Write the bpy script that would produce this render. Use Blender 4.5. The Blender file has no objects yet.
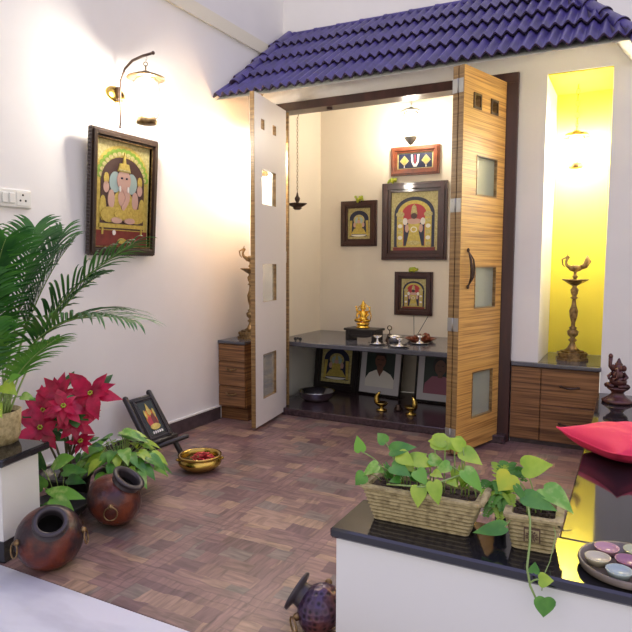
import bpy, math, random
from mathutils import Vector, Matrix, Euler
random.seed(7)
PI = math.pi
V = Vector
sc = bpy.context.scene
COL = sc.collection

# ------------------------------------------------------------------ helpers
class B:
    """collects faces and links them as one mesh object"""
    def __init__(s, M=None):
        s.v = []; s.f = []; s.m = []; s.s = []; s.M = M or Matrix()
    def add(s, vs, fs, mi=0, smooth=False, M=None):
        o = len(s.v); T = s.M @ M if M is not None else s.M
        s.v += [T @ V(p) for p in vs]
        for f in fs:
            s.f.append([i + o for i in f]); s.m.append(mi); s.s.append(smooth)
        return s
    def box(s, x0, x1, y0, y1, z0, z1, mi=0, M=None):
        vs = [(x, y, z) for x in (x0, x1) for y in (y0, y1) for z in (z0, z1)]
        return s.add(vs, [(0, 1, 3, 2), (4, 6, 7, 5), (0, 4, 5, 1), (2, 3, 7, 6), (0, 2, 6, 4), (1, 5, 7, 3)], mi, False, M)
    def bbox(s, x0, x1, y0, y1, z0, z1, b=.004, mi=0, M=None):
        """box with chamfered edges"""
        import itertools
        c = V(((x0+x1)/2, (y0+y1)/2, (z0+z1)/2)); h = V((abs(x1-x0)/2, abs(y1-y0)/2, abs(z1-z0)/2)); b = min(b, min(h)*.9)
        vs = []; idx = {}
        for sx, sy, sz in itertools.product((-1, 1), repeat=3):
            for ax in range(3):
                d = [h.x-b, h.y-b, h.z-b]; d[ax] = h[ax]
                idx[(sx, sy, sz, ax)] = len(vs)
                vs.append(c + V((sx*d[0], sy*d[1], sz*d[2])))
        fs = []
        for ax in range(3):
            a, e = [k for k in range(3) if k != ax]
            for sg in (-1, 1):
                q = []
                for u, w in ((-1, -1), (1, -1), (1, 1), (-1, 1)):
                    t = [0, 0, 0]; t[ax] = sg; t[a] = u; t[e] = w
                    q.append(idx[(t[0], t[1], t[2], ax)])
                fs.append(q)
            for u, w in ((-1, -1), (1, -1), (1, 1), (-1, 1)):
                t0 = [0, 0, 0]; t1 = [0, 0, 0]
                t0[ax] = -1; t1[ax] = 1
                for t in (t0, t1): t[a] = u; t[e] = w
                fs.append([idx[(*t0, a)], idx[(*t1, a)], idx[(*t1, e)], idx[(*t0, e)]])
        for sx, sy, sz in itertools.product((-1, 1), repeat=3):
            fs.append([idx[(sx, sy, sz, k)] for k in range(3)])
        return s.add(vs, fs, mi, False, M)
    def lathe(s, prof, seg=32, mi=0, M=None, smooth=True, mod=None):
        vs = []; fs = []; n = len(prof)
        for k in range(seg):
            a = 2*PI*k/seg
            for j, (r, z) in enumerate(prof):
                rr = r if mod is None else mod(r, z, a)
                vs.append((rr*math.cos(a), rr*math.sin(a), z))
        for k in range(seg):
            k2 = (k+1) % seg
            for j in range(n-1):
                if prof[j][0] < 1e-6: fs.append((k*n+j, k2*n+j+1, k*n+j+1))
                elif prof[j+1][0] < 1e-6: fs.append((k*n+j, k2*n+j, k*n+j+1))
                else: fs.append((k*n+j, k2*n+j, k2*n+j+1, k*n+j+1))
        return s.add(vs, fs, mi, smooth, M)
    def ball(s, c, r, mi=0, seg=16, M=None):
        if not hasattr(r, '__len__'): r = (r, r, r)
        n = max(6, seg//2)
        T = Matrix.Translation(V(c)) @ Matrix.Diagonal((r[0], r[1], r[2], 1))
        if M is not None: T = M @ T
        return s.lathe([(math.sin(PI*i/n) if 0 < i < n else 0, -math.cos(PI*i/n)) for i in range(n+1)], seg, mi, T)
    def tube(s, pts, r, seg=8, mi=0, M=None, closed=False, cap=True):
        pts = [V(p) for p in pts]; n = len(pts)
        rs = r if hasattr(r, '__len__') else [r]*n
        vs = []; fs = []; up = None
        for i, p in enumerate(pts):
            if closed: t = pts[(i+1) % n] - pts[i-1]
            else: t = pts[min(i+1, n-1)] - pts[max(i-1, 0)]
            t.normalize()
            if up is None:
                up = V((0, 0, 1)) if abs(t.z) < .9 else V((1, 0, 0))
            u = (up - t*up.dot(t)).normalized(); w = t.cross(u); up = u
            for k in range(seg):
                a = 2*PI*k/seg
                vs.append(p + (u*math.cos(a) + w*math.sin(a))*rs[i])
        m = n if closed else n-1
        for i in range(m):
            i2 = (i+1) % n
            for k in range(seg):
                k2 = (k+1) % seg
                fs.append((i*seg+k, i*seg+k2, i2*seg+k2, i2*seg+k))
        if cap and not closed:
            fs.append(tuple(range(seg))[::-1]); fs.append(tuple((n-1)*seg+k for k in range(seg)))
        return s.add(vs, fs, mi, True, M)
    def ring(s, c, R, r, mi=0, M=None, seg=24, axis='z'):
        pts = []
        for k in range(seg):
            a = 2*PI*k/seg; x, y = R*math.cos(a), R*math.sin(a)
            pts.append(V(c) + V({'z': (x, y, 0), 'y': (x, 0, y), 'x': (0, x, y)}[axis]))
        return s.tube(pts, r, 6, mi, M, closed=True)
    def prism(s, poly, y0, y1, mi=0, M=None):
        """outline in the xz plane, thickness along y"""
        n = len(poly)
        vs = [(x, y0, z) for x, z in poly] + [(x, y1, z) for x, z in poly]
        fs = [tuple(range(n)), tuple(range(2*n-1, n-1, -1))] + [(i, i+n, (i+1) % n+n, (i+1) % n) for i in range(n)]
        return s.add(vs, fs, mi, False, M)
    def disc(s, cx, cz, rx, rz, y0, y1, mi=0, n=24, M=None, a0=0, a1=2*PI):
        full = abs(a1-a0) > 6.28
        poly = [(cx+rx*math.cos(a0+(a1-a0)*k/n), cz+rz*math.sin(a0+(a1-a0)*k/n)) for k in range(n if full else n+1)]
        return s.prism(poly, y0, y1, mi, M)
    def leaf(s, base, dirv, nrm, L, W, kind='heart', droop=.3, mi=0, fold=.15, thick=0):
        prof = {'heart': [(-.08, .28), (0, .42), (.12, .5), (.3, .49), (.5, .4), (.68, .27), (.85, .12), (1, 0)],
                'lance': [(0, .05), (.15, .3), (.35, .48), (.5, .5), (.65, .42), (.82, .24), (1, 0)],
                'bract': [(0, .08), (.2, .36), (.45, .5), (.6, .46), (.78, .26), (1, 0)]}[kind]
        d = V(dirv).normalized(); nn = V(nrm); nn = (nn - d*nn.dot(d)).normalized(); w = d.cross(nn)
        vs = []; fs = []
        for i, (t, h) in enumerate(prof):
            c = V(base) + d*(t*L) - nn*(droop*L*t*t)
            notch = 0 if not (kind == 'heart' and i == 0) else .08*L
            for q in (-1, -.5, 0, .5, 1):
                p = c + w*(q*h*W) + nn*(abs(q)*h*W*fold*2 - (abs(q) == 1)*h*W*.12)
                if notch and q == 0: p = V(base)
                vs.append(p)
        for i in range(len(prof)-1):
            for q in range(4):
                a = i*5+q
                fs.append((a, a+1, a+6, a+5))
        return s.add(vs, fs, mi, True)
    def build(s, name, mats, parent=None, loc=None, rot=None, bevel=0):
        me = bpy.data.meshes.new(name)
        me.from_pydata([tuple(p) for p in s.v], [], s.f)
        if not hasattr(mats, '__len__'): mats = [mats]
        for m in mats: me.materials.append(m)
        me.polygons.foreach_set('material_index', s.m)
        me.polygons.foreach_set('use_smooth', s.s)
        me.update()
        import bmesh
        bm = bmesh.new(); bm.from_mesh(me)
        bmesh.ops.recalc_face_normals(bm, faces=bm.faces)
        bm.to_mesh(me); bm.free()
        o = bpy.data.objects.new(name, me); COL.objects.link(o)
        if parent: o.parent = parent
        if loc is not None: o.location = loc
        if rot is not None: o.rotation_euler = rot
        if bevel:
            m = o.modifiers.new('b', 'BEVEL'); m.width = bevel; m.segments = 2; m.limit_method = 'ANGLE'
        return o

def tag(o, label, cat, group=None):
    o['label'] = label; o['category'] = cat
    if group: o['group'] = group
    return o
def thing(name, label, cat, loc=(0, 0, 0), rot=(0, 0, 0), group=None):
    o = bpy.data.objects.new(name, None); COL.objects.link(o)
    o.location = loc; o.rotation_euler = rot; o.empty_display_size = .05
    return tag(o, label, cat, group)
def struct(o):
    o['kind'] = 'structure'; return o
def plabel(o, t):
    o['label'] = t; return o
def T(x, y, z): return Matrix.Translation((x, y, z))
def axisM(c, ax, spin=0):
    """matrix whose local z points along ax, origin c"""
    q = V(ax).normalized().to_track_quat('Z', 'Y')
    return Matrix.Translation(V(c)) @ q.to_matrix().to_4x4() @ Matrix.Rotation(spin, 4, 'Z')
def dup(root, loc, rot=None, label=None):
    r = root.copy(); COL.objects.link(r); r.location = loc
    if rot is not None: r.rotation_euler = rot
    if label: r['label'] = label
    for ch in list(root.children):
        c = ch.copy(); COL.objects.link(c); c.parent = r
        for g in ch.children:
            d = g.copy(); COL.objects.link(d); d.parent = c
    return r
def bez(a, b, c, n=10):
    a, b, c = V(a), V(b), V(c)
    return [a*(1-t)**2 + b*2*t*(1-t) + c*t*t for t in [i/n for i in range(n+1)]]

# ------------------------------------------------------------------ materials
def newmat(name):
    m = bpy.data.materials.new(name); m.use_nodes = True
    nt = m.node_tree; return m, nt, nt.nodes['Principled BSDF']
def setin(b, **k):
    for n, v in k.items(): b.inputs[n.replace('_', ' ')].default_value = v
def c4(c): return (*c, 1) if len(c) == 3 else c
def hexc(h):
    r = [int(h[i:i+2], 16)/255 for i in (0, 2, 4)]
    return tuple(((c+.055)/1.055)**2.4 if c > .04045 else c/12.92 for c in r)
def mat(name, col, rough=.5, metal=0, var=.0, vscale=20, bump=0, bscale=60, spec=.5, col2=None, emit=0, aniso=(1, 1, 1), thresh=None, coat=0, ior=None, detail=4):
    if isinstance(col, str): col = hexc(col)
    if isinstance(col2, str): col2 = hexc(col2)
    m, nt, b = newmat(name); N = nt.nodes; Lk = nt.links
    setin(b, Roughness=rough, Metallic=metal); b.inputs['Specular IOR Level'].default_value = spec
    if coat: b.inputs['Coat Weight'].default_value = coat; b.inputs['Coat Roughness'].default_value = .05
    if ior: b.inputs['IOR'].default_value = ior
    b.inputs['Base Color'].default_value = c4(col)
    tc = N.new('ShaderNodeTexCoord'); mp = N.new('ShaderNodeMapping'); mp.inputs['Scale'].default_value = aniso
    Lk.new(tc.outputs['Object'], mp.inputs[0])
    if var or col2 is not None:
        nz = N.new('ShaderNodeTexNoise'); nz.inputs['Scale'].default_value = vscale; nz.inputs['Detail'].default_value = detail
        Lk.new(mp.outputs[0], nz.inputs[0])
        cr = N.new('ShaderNodeValToRGB'); lo, hi = thresh or (.35, .65)
        cr.color_ramp.elements[0].position = lo; cr.color_ramp.elements[1].position = hi
        c2 = col2 if col2 is not None else tuple(max(0, c*(1-var)) for c in col)
        cr.color_ramp.elements[0].color = c4(c2); cr.color_ramp.elements[1].color = c4(col)
        Lk.new(nz.outputs[0], cr.inputs[0]); Lk.new(cr.outputs[0], b.inputs['Base Color'])
    if bump:
        n2 = N.new('ShaderNodeTexNoise'); n2.inputs['Scale'].default_value = bscale; n2.inputs['Detail'].default_value = 3
        Lk.new(mp.outputs[0], n2.inputs[0])
        bp = N.new('ShaderNodeBump'); bp.inputs['Strength'].default_value = bump; bp.inputs['Distance'].default_value = .003
        Lk.new(n2.outputs[0], bp.inputs['Height']); Lk.new(bp.outputs[0], b.inputs['Normal'])
    if emit:
        b.inputs['Emission Color'].default_value = c4(col); b.inputs['Emission Strength'].default_value = emit
    return m
def zebra(name, light, dark, mid, zs=70, rough=.35):
    m, nt, b = newmat(name); N = nt.nodes; Lk = nt.links
    tc = N.new('ShaderNodeTexCoord'); mp = N.new('ShaderNodeMapping'); mp.inputs['Scale'].default_value = (1.6, 1.6, zs)
    Lk.new(tc.outputs['Object'], mp.inputs[0])
    nz = N.new('ShaderNodeTexNoise'); nz.inputs['Scale'].default_value = 1; nz.inputs['Detail'].default_value = 3; nz.inputs['Roughness'].default_value = .6
    Lk.new(mp.outputs[0], nz.inputs[0])
    cr = N.new('ShaderNodeValToRGB'); e = cr.color_ramp.elements
    e[0].position = .36; e[0].color = c4(hexc(dark)); e[1].position = .6; e[1].color = c4(hexc(light))
    x = e.new(.48); x.color = c4(hexc(mid))
    Lk.new(nz.outputs[0], cr.inputs[0]); Lk.new(cr.outputs[0], b.inputs['Base Color'])
    setin(b, Roughness=rough)
    return m
def mix_glass(name, tint=(.95, .98, .97), frac=.25, rough=.05, emit=0):
    m, nt, b = newmat(name); N = nt.nodes; Lk = nt.links
    tr = N.new('ShaderNodeBsdfTransparent'); tr.inputs[0].default_value = c4(tint)
    mx = N.new('ShaderNodeMixShader'); mx.inputs[0].default_value = frac
    setin(b, Roughness=rough); b.inputs['Base Color'].default_value = c4(tint)
    if emit:
        b.inputs['Emission Color'].default_value = (1, .96, .88, 1); b.inputs['Emission Strength'].default_value = emit
    Lk.new(tr.outputs[0], mx.inputs[1]); Lk.new(b.outputs[0], mx.inputs[2])
    Lk.new(mx.outputs[0], N['Material Output'].inputs[0])
    return m

M = {}
M['wall'] = mat('painted_wall', (.815, .79, .765), .75, var=.04, vscale=3, bump=.05, bscale=40)
M['wall_in'] = mat('altar_room_wall', (.82, .735, .61), .7, var=.03, vscale=4)
M['white'] = mat('white_paint', (.76, .755, .70), .5)
M['yellow'] = mat('yellow_wall', (.88, .76, .085), .6)
M['cove'] = mat('cream_cornice', (.78, .73, .58), .6)
M['granite'] = mat('black_granite', (.016, .016, .020), .06, var=.4, vscale=300, spec=.55, ior=1.6)
M['granite_grey'] = mat('grey_granite', (.10, .10, .12), .16, var=.35, vscale=260, spec=.7)
M['granite_plum'] = mat('plum_granite', (.075, .045, .05), .2, var=.5, vscale=60, spec=.6)
M['skirt'] = mat('dark_skirting', (.09, .065, .07), .3, var=.4, vscale=25)
M['marble'] = mat('white_marble', (.65, .66, .69), .25, col2=(.54, .545, .58), vscale=2.2, thresh=(.42, .56), aniso=(1, 2.5, 1))
M['rosewood'] = mat('dark_rosewood', '4a2b27', .35, col2='38201e', vscale=6, aniso=(3, 3, .4))
M['veneer'] = zebra('zebrano_veneer', 'daac62', '9c6c34', 'c79752', 105)
M['veneer_dark'] = zebra('dark_zebrano_veneer', '966c45', '543620', '7a5432', 75)
M['veneer_edge'] = zebra('veneer_edge_band', '9a7c50', '6b5030', '86683f', 60)
M['laminate'] = mat('white_laminate', (.74, .69, .67), .4)
M['hinge'] = mat('dull_steel', (.40, .39, .36), .45, .8)
M['steel'] = mat('brushed_steel', (.62, .62, .60), .3, 1, var=.2, vscale=40)
M['silver'] = mat('silver', (.82, .82, .84), .18, 1)
M['brass'] = mat('polished_brass', (.62, .42, .10), .2, 1, var=.35, vscale=9)
M['brass_old'] = mat('aged_brass', (.36, .24, .11), .4, .85, col2=(.14, .085, .04), vscale=45, bump=.4, bscale=120)
M['gold'] = mat('gilded_metal', (.90, .55, .08), .22, 1, bump=.3, bscale=150)
M['bronze'] = mat('dark_bronze', (.10, .065, .05), .38, .8, var=.4, vscale=40, bump=.3, bscale=90)
M['copper_dark'] = mat('red_brown_resin', (.11, .035, .03), .22, .3, col2=(.05, .02, .02), vscale=30, bump=.3, bscale=80)
M['iron'] = mat('black_iron', (.02, .02, .02), .4)
M['black_wood'] = mat('black_stained_wood', (.022, .017, .015), .38, bump=.3, bscale=40)
M['tile'] = mat('blue_violet_glazed_tile', (.075, .055, .24), .36, col2=(.05, .04, .15), vscale=14)
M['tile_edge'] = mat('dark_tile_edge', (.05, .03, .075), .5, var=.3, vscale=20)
M['glass'] = mix_glass('clear_glass', frac=.18)
M['pane'] = mix_glass('tinted_pane', (.72, .76, .68), frac=.30, rough=.12)
M['lamp_glass'] = mix_glass('lit_lamp_glass', (1, 1, 1), frac=.5, emit=9)
M['bulb'] = mat('lit_bulb', (1, .94, .82), .5, emit=14)
M['frame_dark'] = mat('dark_brown_moulding', '43231f', .3, var=.25, vscale=30, coat=.3)
M['frame_red'] = mat('red_brown_moulding', '8f4a2c', .3, var=.4, vscale=25, coat=.3)
M['frame_black'] = mat('black_moulding', '1b1312', .35, coat=.2)
M['frame_ol'] = mat('brown_black_moulding', '35261f', .3, coat=.4)
M['leafgold'] = mat('gold_leaf', (.62, .50, .12), .35, .35, col2=(.48, .36, .08), vscale=60, bump=.6, bscale=160)
M['leafpale'] = mat('pale_gold_paint', (.58, .52, .24), .4, .1, col2=(.40, .33, .12), vscale=90, bump=.5, bscale=200)
def P(name, h, **k):
    M[name] = mat('paint_'+name, h, .45, **k)
P('red', 'b3333c'); P('crimson', '7e2c28', var=.3, vscale=30); P('navy', '1b2140'); P('brownp', '4a3230'); P('flesh', 'c9a395'); P('greenp', '7fa23a'); P('bluep', '9fb7b4')
P('whitep', 'e6e2dc'); P('darkgreen', '20302b'); P('skin', '6b4636'); P('hair', '1c1615'); P('pinkp', '9b5a70'); P('orange', 'd87a2e'); P('blackp', '141414')
M['mount'] = mat('white_mount', (.62, .60, .63), .5)
M['cushion'] = mat('crimson_cushion_cloth', (.72, .022, .085), .75, bump=.25, bscale=350)
M['petal'] = mat('red_petals', (.62, .012, .025), .6, var=.4, vscale=60)
M['soil'] = mat('dark_soil', (.055, .03, .018), .95, var=.6, vscale=120, bump=1, bscale=120)
M['stoneware'] = mat('straw_coloured_stoneware', (.44, .36, .18), .85, col2=(.22, .17, .075), vscale=55, thresh=(.3, .55), bump=.8, bscale=140)
M['stone_dark'] = mat('brown_stamp', (.13, .08, .05), .8)
M['reed'] = mat('woven_reed', (.56, .45, .24), .85, col2=(.30, .23, .10), vscale=60, thresh=(.3, .6), bump=1, bscale=90)
def leafmat(name, a, b2, vs=14, thr=(.4, .6), rough=.35):
    m = mat(name, a, rough, col2=b2, vscale=vs, thresh=thr)
    p = m.node_tree.nodes['Principled BSDF']; p.inputs['Transmission Weight'].default_value = 0
    nt = m.node_tree; tl = nt.nodes.new('ShaderNodeBsdfTranslucent'); mx = nt.nodes.new('ShaderNodeMixShader'); mx.inputs[0].default_value = .25
    cr = [n for n in nt.nodes if n.type == 'VALTORGB'][0]
    nt.links.new(cr.outputs[0], tl.inputs[0]); nt.links.new(p.outputs[0], mx.inputs[1]); nt.links.new(tl.outputs[0], mx.inputs[2])
    nt.links.new(mx.outputs[0], nt.nodes['Material Output'].inputs[0])
    return m
M['lf_lime'] = leafmat('lime_green_leaf', (.44, .60, .07), (.27, .46, .04))
M['lf_pothos'] = leafmat('variegated_pothos_leaf', (.17, .42, .05), (.42, .60, .16), 22, (.36, .5))
M['lf_green'] = leafmat('green_leaf', (.06, .22, .03), (.13, .34, .05))
M['lf_dark'] = leafmat('dark_green_leaf', (.02, .09, .02), (.05, .18, .03))
M['lf_yellow'] = leafmat('yellowing_leaf', (.58, .60, .05), (.42, .55, .06))
M['lf_palm'] = leafmat('palm_leaflet', (.022, .10, .022), (.055, .19, .03), 9)
M['lf_palm_light'] = leafmat('bright_palm_leaflet', (.07, .26, .03), (.15, .36, .05), 9)
M['stem'] = mat('pale_green_stem', (.25, .36, .10), .5)
M['stem_dark'] = mat('brown_green_stem', (.10, .09, .04), .6)
M['bract'] = leafmat('crimson_bract', (.62, .012, .08), (.36, .008, .045), 18)

# wood-mosaic floor tiles -------------------------------------------------
def floor_mat():
    m, nt, b = newmat('wood_mosaic_tile'); N = nt.nodes; Lk = nt.links
    def math_(op, a, b_=None, c=None):
        n = N.new('ShaderNodeMath'); n.operation = op
        for i, x in enumerate((a, b_, c)):
            if x is None: continue
            if isinstance(x, (int, float)): n.inputs[i].default_value = x
            else: Lk.new(x, n.inputs[i])
        return n.outputs[0]
    tc = N.new('ShaderNodeTexCoord'); sp = N.new('ShaderNodeSeparateXYZ'); Lk.new(tc.outputs['Object'], sp.inputs[0])
    P0 = .45
    wz = N.new('ShaderNodeTexNoise'); wz.inputs['Scale'].default_value = 14; Lk.new(tc.outputs['Object'], wz.inputs[0])
    ws = N.new('ShaderNodeVectorMath'); ws.operation = 'MULTIPLY_ADD'; Lk.new(wz.outputs['Color'], ws.inputs[0]); ws.inputs[1].default_value = (.03, .03, 0); Lk.new(tc.outputs['Object'], ws.inputs[2])
    sp = N.new('ShaderNodeSeparateXYZ'); Lk.new(ws.outputs[0], sp.inputs[0])
    u = math_('DIVIDE', math_('ADD', sp.outputs[0], 1.5), P0); v = math_('DIVIDE', math_('SUBTRACT', sp.outputs[1], 2.04), P0)
    # wobble
    fu = math_('FRACT', u); fv = math_('FRACT', v)
    # diagonals inside: rotated coordinates
    du = math_('ABSOLUTE', math_('SUBTRACT', math_('FRACT', math_('ADD', u, .5)), .5))
    dv = math_('ABSOLUTE', math_('SUBTRACT', math_('FRACT', math_('ADD', v, .5)), .5))
    band = math_('MAXIMUM', math_('LESS_THAN', du, .085), math_('LESS_THAN', dv, .085))
    # block grid: 4 columns, brick-like offset
    bu = math_('MULTIPLY', u, 4.0); row = math_('FLOOR', math_('MULTIPLY', v, 6.0))
    bu2 = math_('ADD', bu, math_('MULTIPLY', math_('MODULO', row, 2.0), .5))
    cell = N.new('ShaderNodeCombineXYZ'); Lk.new(math_('FLOOR', bu2), cell.inputs[0]); Lk.new(row, cell.inputs[1])
    wn = N.new('ShaderNodeTexWhiteNoise'); wn.noise_dimensions = '2D'; Lk.new(cell.outputs[0], wn.inputs[0])
    wn2 = N.new('ShaderNodeTexWhiteNoise'); wn2.noise_dimensions = '3D'
    cell2 = N.new('ShaderNodeCombineXYZ'); Lk.new(math_('FLOOR', bu2), cell2.inputs[0]); Lk.new(row, cell2.inputs[1]); cell2.inputs[2].default_value = 5
    Lk.new(cell2.outputs[0], wn2.inputs[0])
    pal = N.new('ShaderNodeValToRGB'); pal.color_ramp.interpolation = 'CONSTANT'
    cols = ['7f625f', '6c5152', '95786c', '79736a', 'a08470', '644a4e', '84695f', 'a98d72']
    e = pal.color_ramp.elements
    e[0].color = c4(hexc(cols[0])); e[1].position = 1/8; e[1].color = c4(hexc(cols[1]))
    for i in range(2, 8):
        x = e.new(i/8); x.color = c4(hexc(cols[i]))
    Lk.new(wn.outputs['Value'], pal.inputs[0])
    bcol = N.new('ShaderNodeRGB'); bcol.outputs[0].default_value = c4(hexc('876a65'))
    mx = N.new('ShaderNodeMix'); mx.data_type = 'RGBA'
    Lk.new(math_('ADD', .30, math_('MULTIPLY', band, .62)), mx.inputs[0]); Lk.new(pal.outputs[0], mx.inputs[6]); Lk.new(bcol.outputs[0], mx.inputs[7])
    # grain: two directions
    def grain(s):
        mp = N.new('ShaderNodeMapping'); mp.inputs['Scale'].default_value = s; Lk.new(tc.outputs['Object'], mp.inputs[0])
        nz = N.new('ShaderNodeTexNoise'); nz.inputs['Scale'].default_value = 1; nz.inputs['Detail'].default_value = 5; nz.inputs['Distortion'].default_value = .6
        Lk.new(mp.outputs[0], nz.inputs[0]); return nz.outputs[0]
    ga = grain((9, 60, 1)); gb = grain((60, 9, 1))
    sel = math_('GREATER_THAN', wn2.outputs['Value'], .5)
    gm = N.new('ShaderNodeMix'); gm.data_type = 'FLOAT'
    Lk.new(sel, gm.inputs[0]); Lk.new(ga, gm.inputs[2]); Lk.new(gb, gm.inputs[3])
    big = grain((3, 3, 1))
    g = math_('ADD', math_('MULTIPLY', gm.outputs[0], 1.5), math_('MULTIPLY', big, .9))
    g = math_('ADD', g, -.32)
    hs = N.new('ShaderNodeVectorMath'); hs.operation = 'SCALE'
    Lk.new(mx.outputs[2], hs.inputs[0]); Lk.new(g, hs.inputs[3])
    # soft dark joints
    jd = math_('LESS_THAN', du, .006); jv = math_('LESS_THAN', dv, .006)
    j = math_('SUBTRACT', 1.0, math_('MULTIPLY', math_('MAXIMUM', jd, jv), .25))
    e1 = math_('LESS_THAN', math_('ABSOLUTE', math_('SUBTRACT', du, .085)), .008); e2 = math_('LESS_THAN', math_('ABSOLUTE', math_('SUBTRACT', dv, .085)), .008)
    j = math_('MULTIPLY', j, math_('SUBTRACT', 1.0, math_('MULTIPLY', math_('MAXIMUM', e1, e2), .22)))
    h2 = N.new('ShaderNodeVectorMath'); h2.operation = 'SCALE'; Lk.new(hs.outputs[0], h2.inputs[0]); Lk.new(j, h2.inputs[3])
    Lk.new(h2.outputs[0], b.inputs['Base Color'])
    setin(b, Roughness=.38); b.inputs['Specular IOR Level'].default_value = .5
    bp = N.new('ShaderNodeBump'); bp.inputs['Strength'].default_value = .12; bp.inputs['Distance'].default_value = .002
    Lk.new(gm.outputs[0], bp.inputs['Height']); Lk.new(bp.outputs[0], b.inputs['Normal'])
    return m
M['floor'] = floor_mat()
def hammered(name, ca, cb, cell=0, rough=.3):
    m, nt, b = newmat(name); N = nt.nodes; Lk = nt.links
    tc = N.new('ShaderNodeTexCoord'); nz = N.new('ShaderNodeTexNoise'); nz.inputs['Scale'].default_value = 9; nz.inputs['Detail'].default_value = 6
    Lk.new(tc.outputs['Object'], nz.inputs[0]); cr = N.new('ShaderNodeValToRGB')
    cr.color_ramp.elements[0].position = .42; cr.color_ramp.elements[1].position = .68
    cr.color_ramp.elements[0].color = c4(hexc(ca)); cr.color_ramp.elements[1].color = c4(hexc(cb))
    Lk.new(nz.outputs[0], cr.inputs[0]); setin(b, Roughness=rough, Metallic=.35)
    bp = N.new('ShaderNodeBump'); bp.inputs['Strength'].default_value = .5; bp.inputs['Distance'].default_value = .004
    if cell:
        vo = N.new('ShaderNodeTexVoronoi'); vo.inputs['Scale'].default_value = cell; vo.inputs['Randomness'].default_value = .35
        Lk.new(tc.outputs['Object'], vo.inputs[0]); Lk.new(vo.outputs[0], bp.inputs['Height'])
        c2 = N.new('ShaderNodeValToRGB'); c2.color_ramp.elements[0].position = .15; c2.color_ramp.elements[1].position = .45
        c2.color_ramp.elements[0].color = (.2, .2, .2, 1); c2.color_ramp.elements[1].color = (1, 1, 1, 1)
        mx = N.new('ShaderNodeMix'); mx.data_type = 'RGBA'; mx.blend_type = 'MULTIPLY'; mx.inputs[0].default_value = 1
        Lk.new(vo.outputs[0], c2.inputs[0]); Lk.new(cr.outputs[0], mx.inputs[6]); Lk.new(c2.outputs[0], mx.inputs[7]); Lk.new(mx.outputs[2], b.inputs['Base Color'])
        bp.inputs['Strength'].default_value = 1
    else:
        n2 = N.new('ShaderNodeTexNoise'); n2.inputs['Scale'].default_value = 70; Lk.new(tc.outputs['Object'], n2.inputs[0]); Lk.new(n2.outputs[0], bp.inputs['Height'])
        Lk.new(cr.outputs[0], b.inputs['Base Color'])
    Lk.new(bp.outputs[0], b.inputs['Normal'])
    return m
M['vase_rust'] = hammered('rust_and_black_glaze', '33262a', '7e3a26', rough=.3)
M['vase_orange'] = hammered('burnt_orange_glaze', '452c2e', '8e4624', rough=.28)
M['vase_plum'] = hammered('hammered_plum_copper', '4a3a52', '7d4a3a', 55, .28)
M['vase_in'] = mat('dark_vase_inside', (.01, .008, .008), .7)
M['vase_collar'] = mat('dark_vase_neck', (.055, .045, .05), .35, .3)

# ------------------------------------------------------------------ room shell
XL = -2.56
struct(B().box(XL-.1, 2.6, 1.372, 4.75, -.1, 0).build('floor', M['floor']))
struct(B().box(XL-.1, 2.6, -1.6, 1.368, -.1, 0).build('floor', M['marble']))
struct(B().box(XL-.15, XL, -.6, 4.43, 0, 4.6).build('wall_left', M['wall']))
b = B()
b.box(XL, 2.6, 4.35, 4.45, 2.5, 4.6)
b.box(0, 2.6, 4.35, 4.45, 0, 2.5)
struct(b.build('wall_back', M['wall']))
# projecting block that holds the altar room and the niche
b = B()
b.box(XL, -2.40, 3.85, 4.78, 0, 2.44)
b.box(-2.40, -2.33, 3.85, 3.95, 0, 2.44)
b.box(-2.33, -.645, 3.85, 3.95, 2.225, 2.44)
b.box(-.645, -.49, 3.85, 4.65, .505, 2.44)
b.box(-.645, -.49, 3.87, 4.65, 0, .475)
b.box(-.49, -.145, 3.85, 4.60, 2.195, 2.44)
b.box(-.145, 0, 3.85, 4.60, 0, 2.44)
struct(b.build('wall_front', M['wall']))
struct(B().box(-.6452, -.63, 3.955, 4.70, .05, 2.44).box(-2.40, -.63, 4.70, 4.78, .05, 2.44).box(-2.402, -2.398, 3.95, 4.70, .05, 2.44).build('wall_altar', M['wall_in']))
struct(B().box(-2.40, -.64, 3.95, 4.78, 2.44, 2.5).build('ceiling', M['white']))
struct(B().box(-.489, -.146, 4.34, 4.60, .506, 2.195).box(-.489, -.146, 3.86, 4.34, 2.188, 2.1945).build('wall_niche', M['yellow']))
struct(B().box(XL, XL+.018, -.6, 4.35, 2.662, 2.752).build('trim_1', M['cove']))
struct(B().box(XL, XL+.014, -.6, 3.45, 0, .088).build('baseboard_left', M['skirt']))
struct(B().box(XL, XL+.017, -.6, 3.45, .088, .097).build('trim_2', M['white']))

# ------------------------------------------------------------------ altar room floor slab and shelf
tag(B().bbox(-2.325, -.655, 3.76, 4.70, 0, .05, .004).build('altar_floor_slab', M['granite_plum']), 'low polished plum-brown stone slab forming the altar room floor', 'slab')
t = thing('altar_shelf', 'long grey granite altar shelf on side supports inside the pooja room', 'shelf', (-1.5, 4.3, .05))
B().bbox(-.895, .865, -.42, .398, .435, .47, .006).build('granite_top', M['granite_grey'], t)
B().box(-.895, -.875, -.38, .395, 0, .435).build('support', M['white'], t)
B().box(.845, .865, -.38, .395, 0, .435).build('support', M['white'], t)

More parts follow.
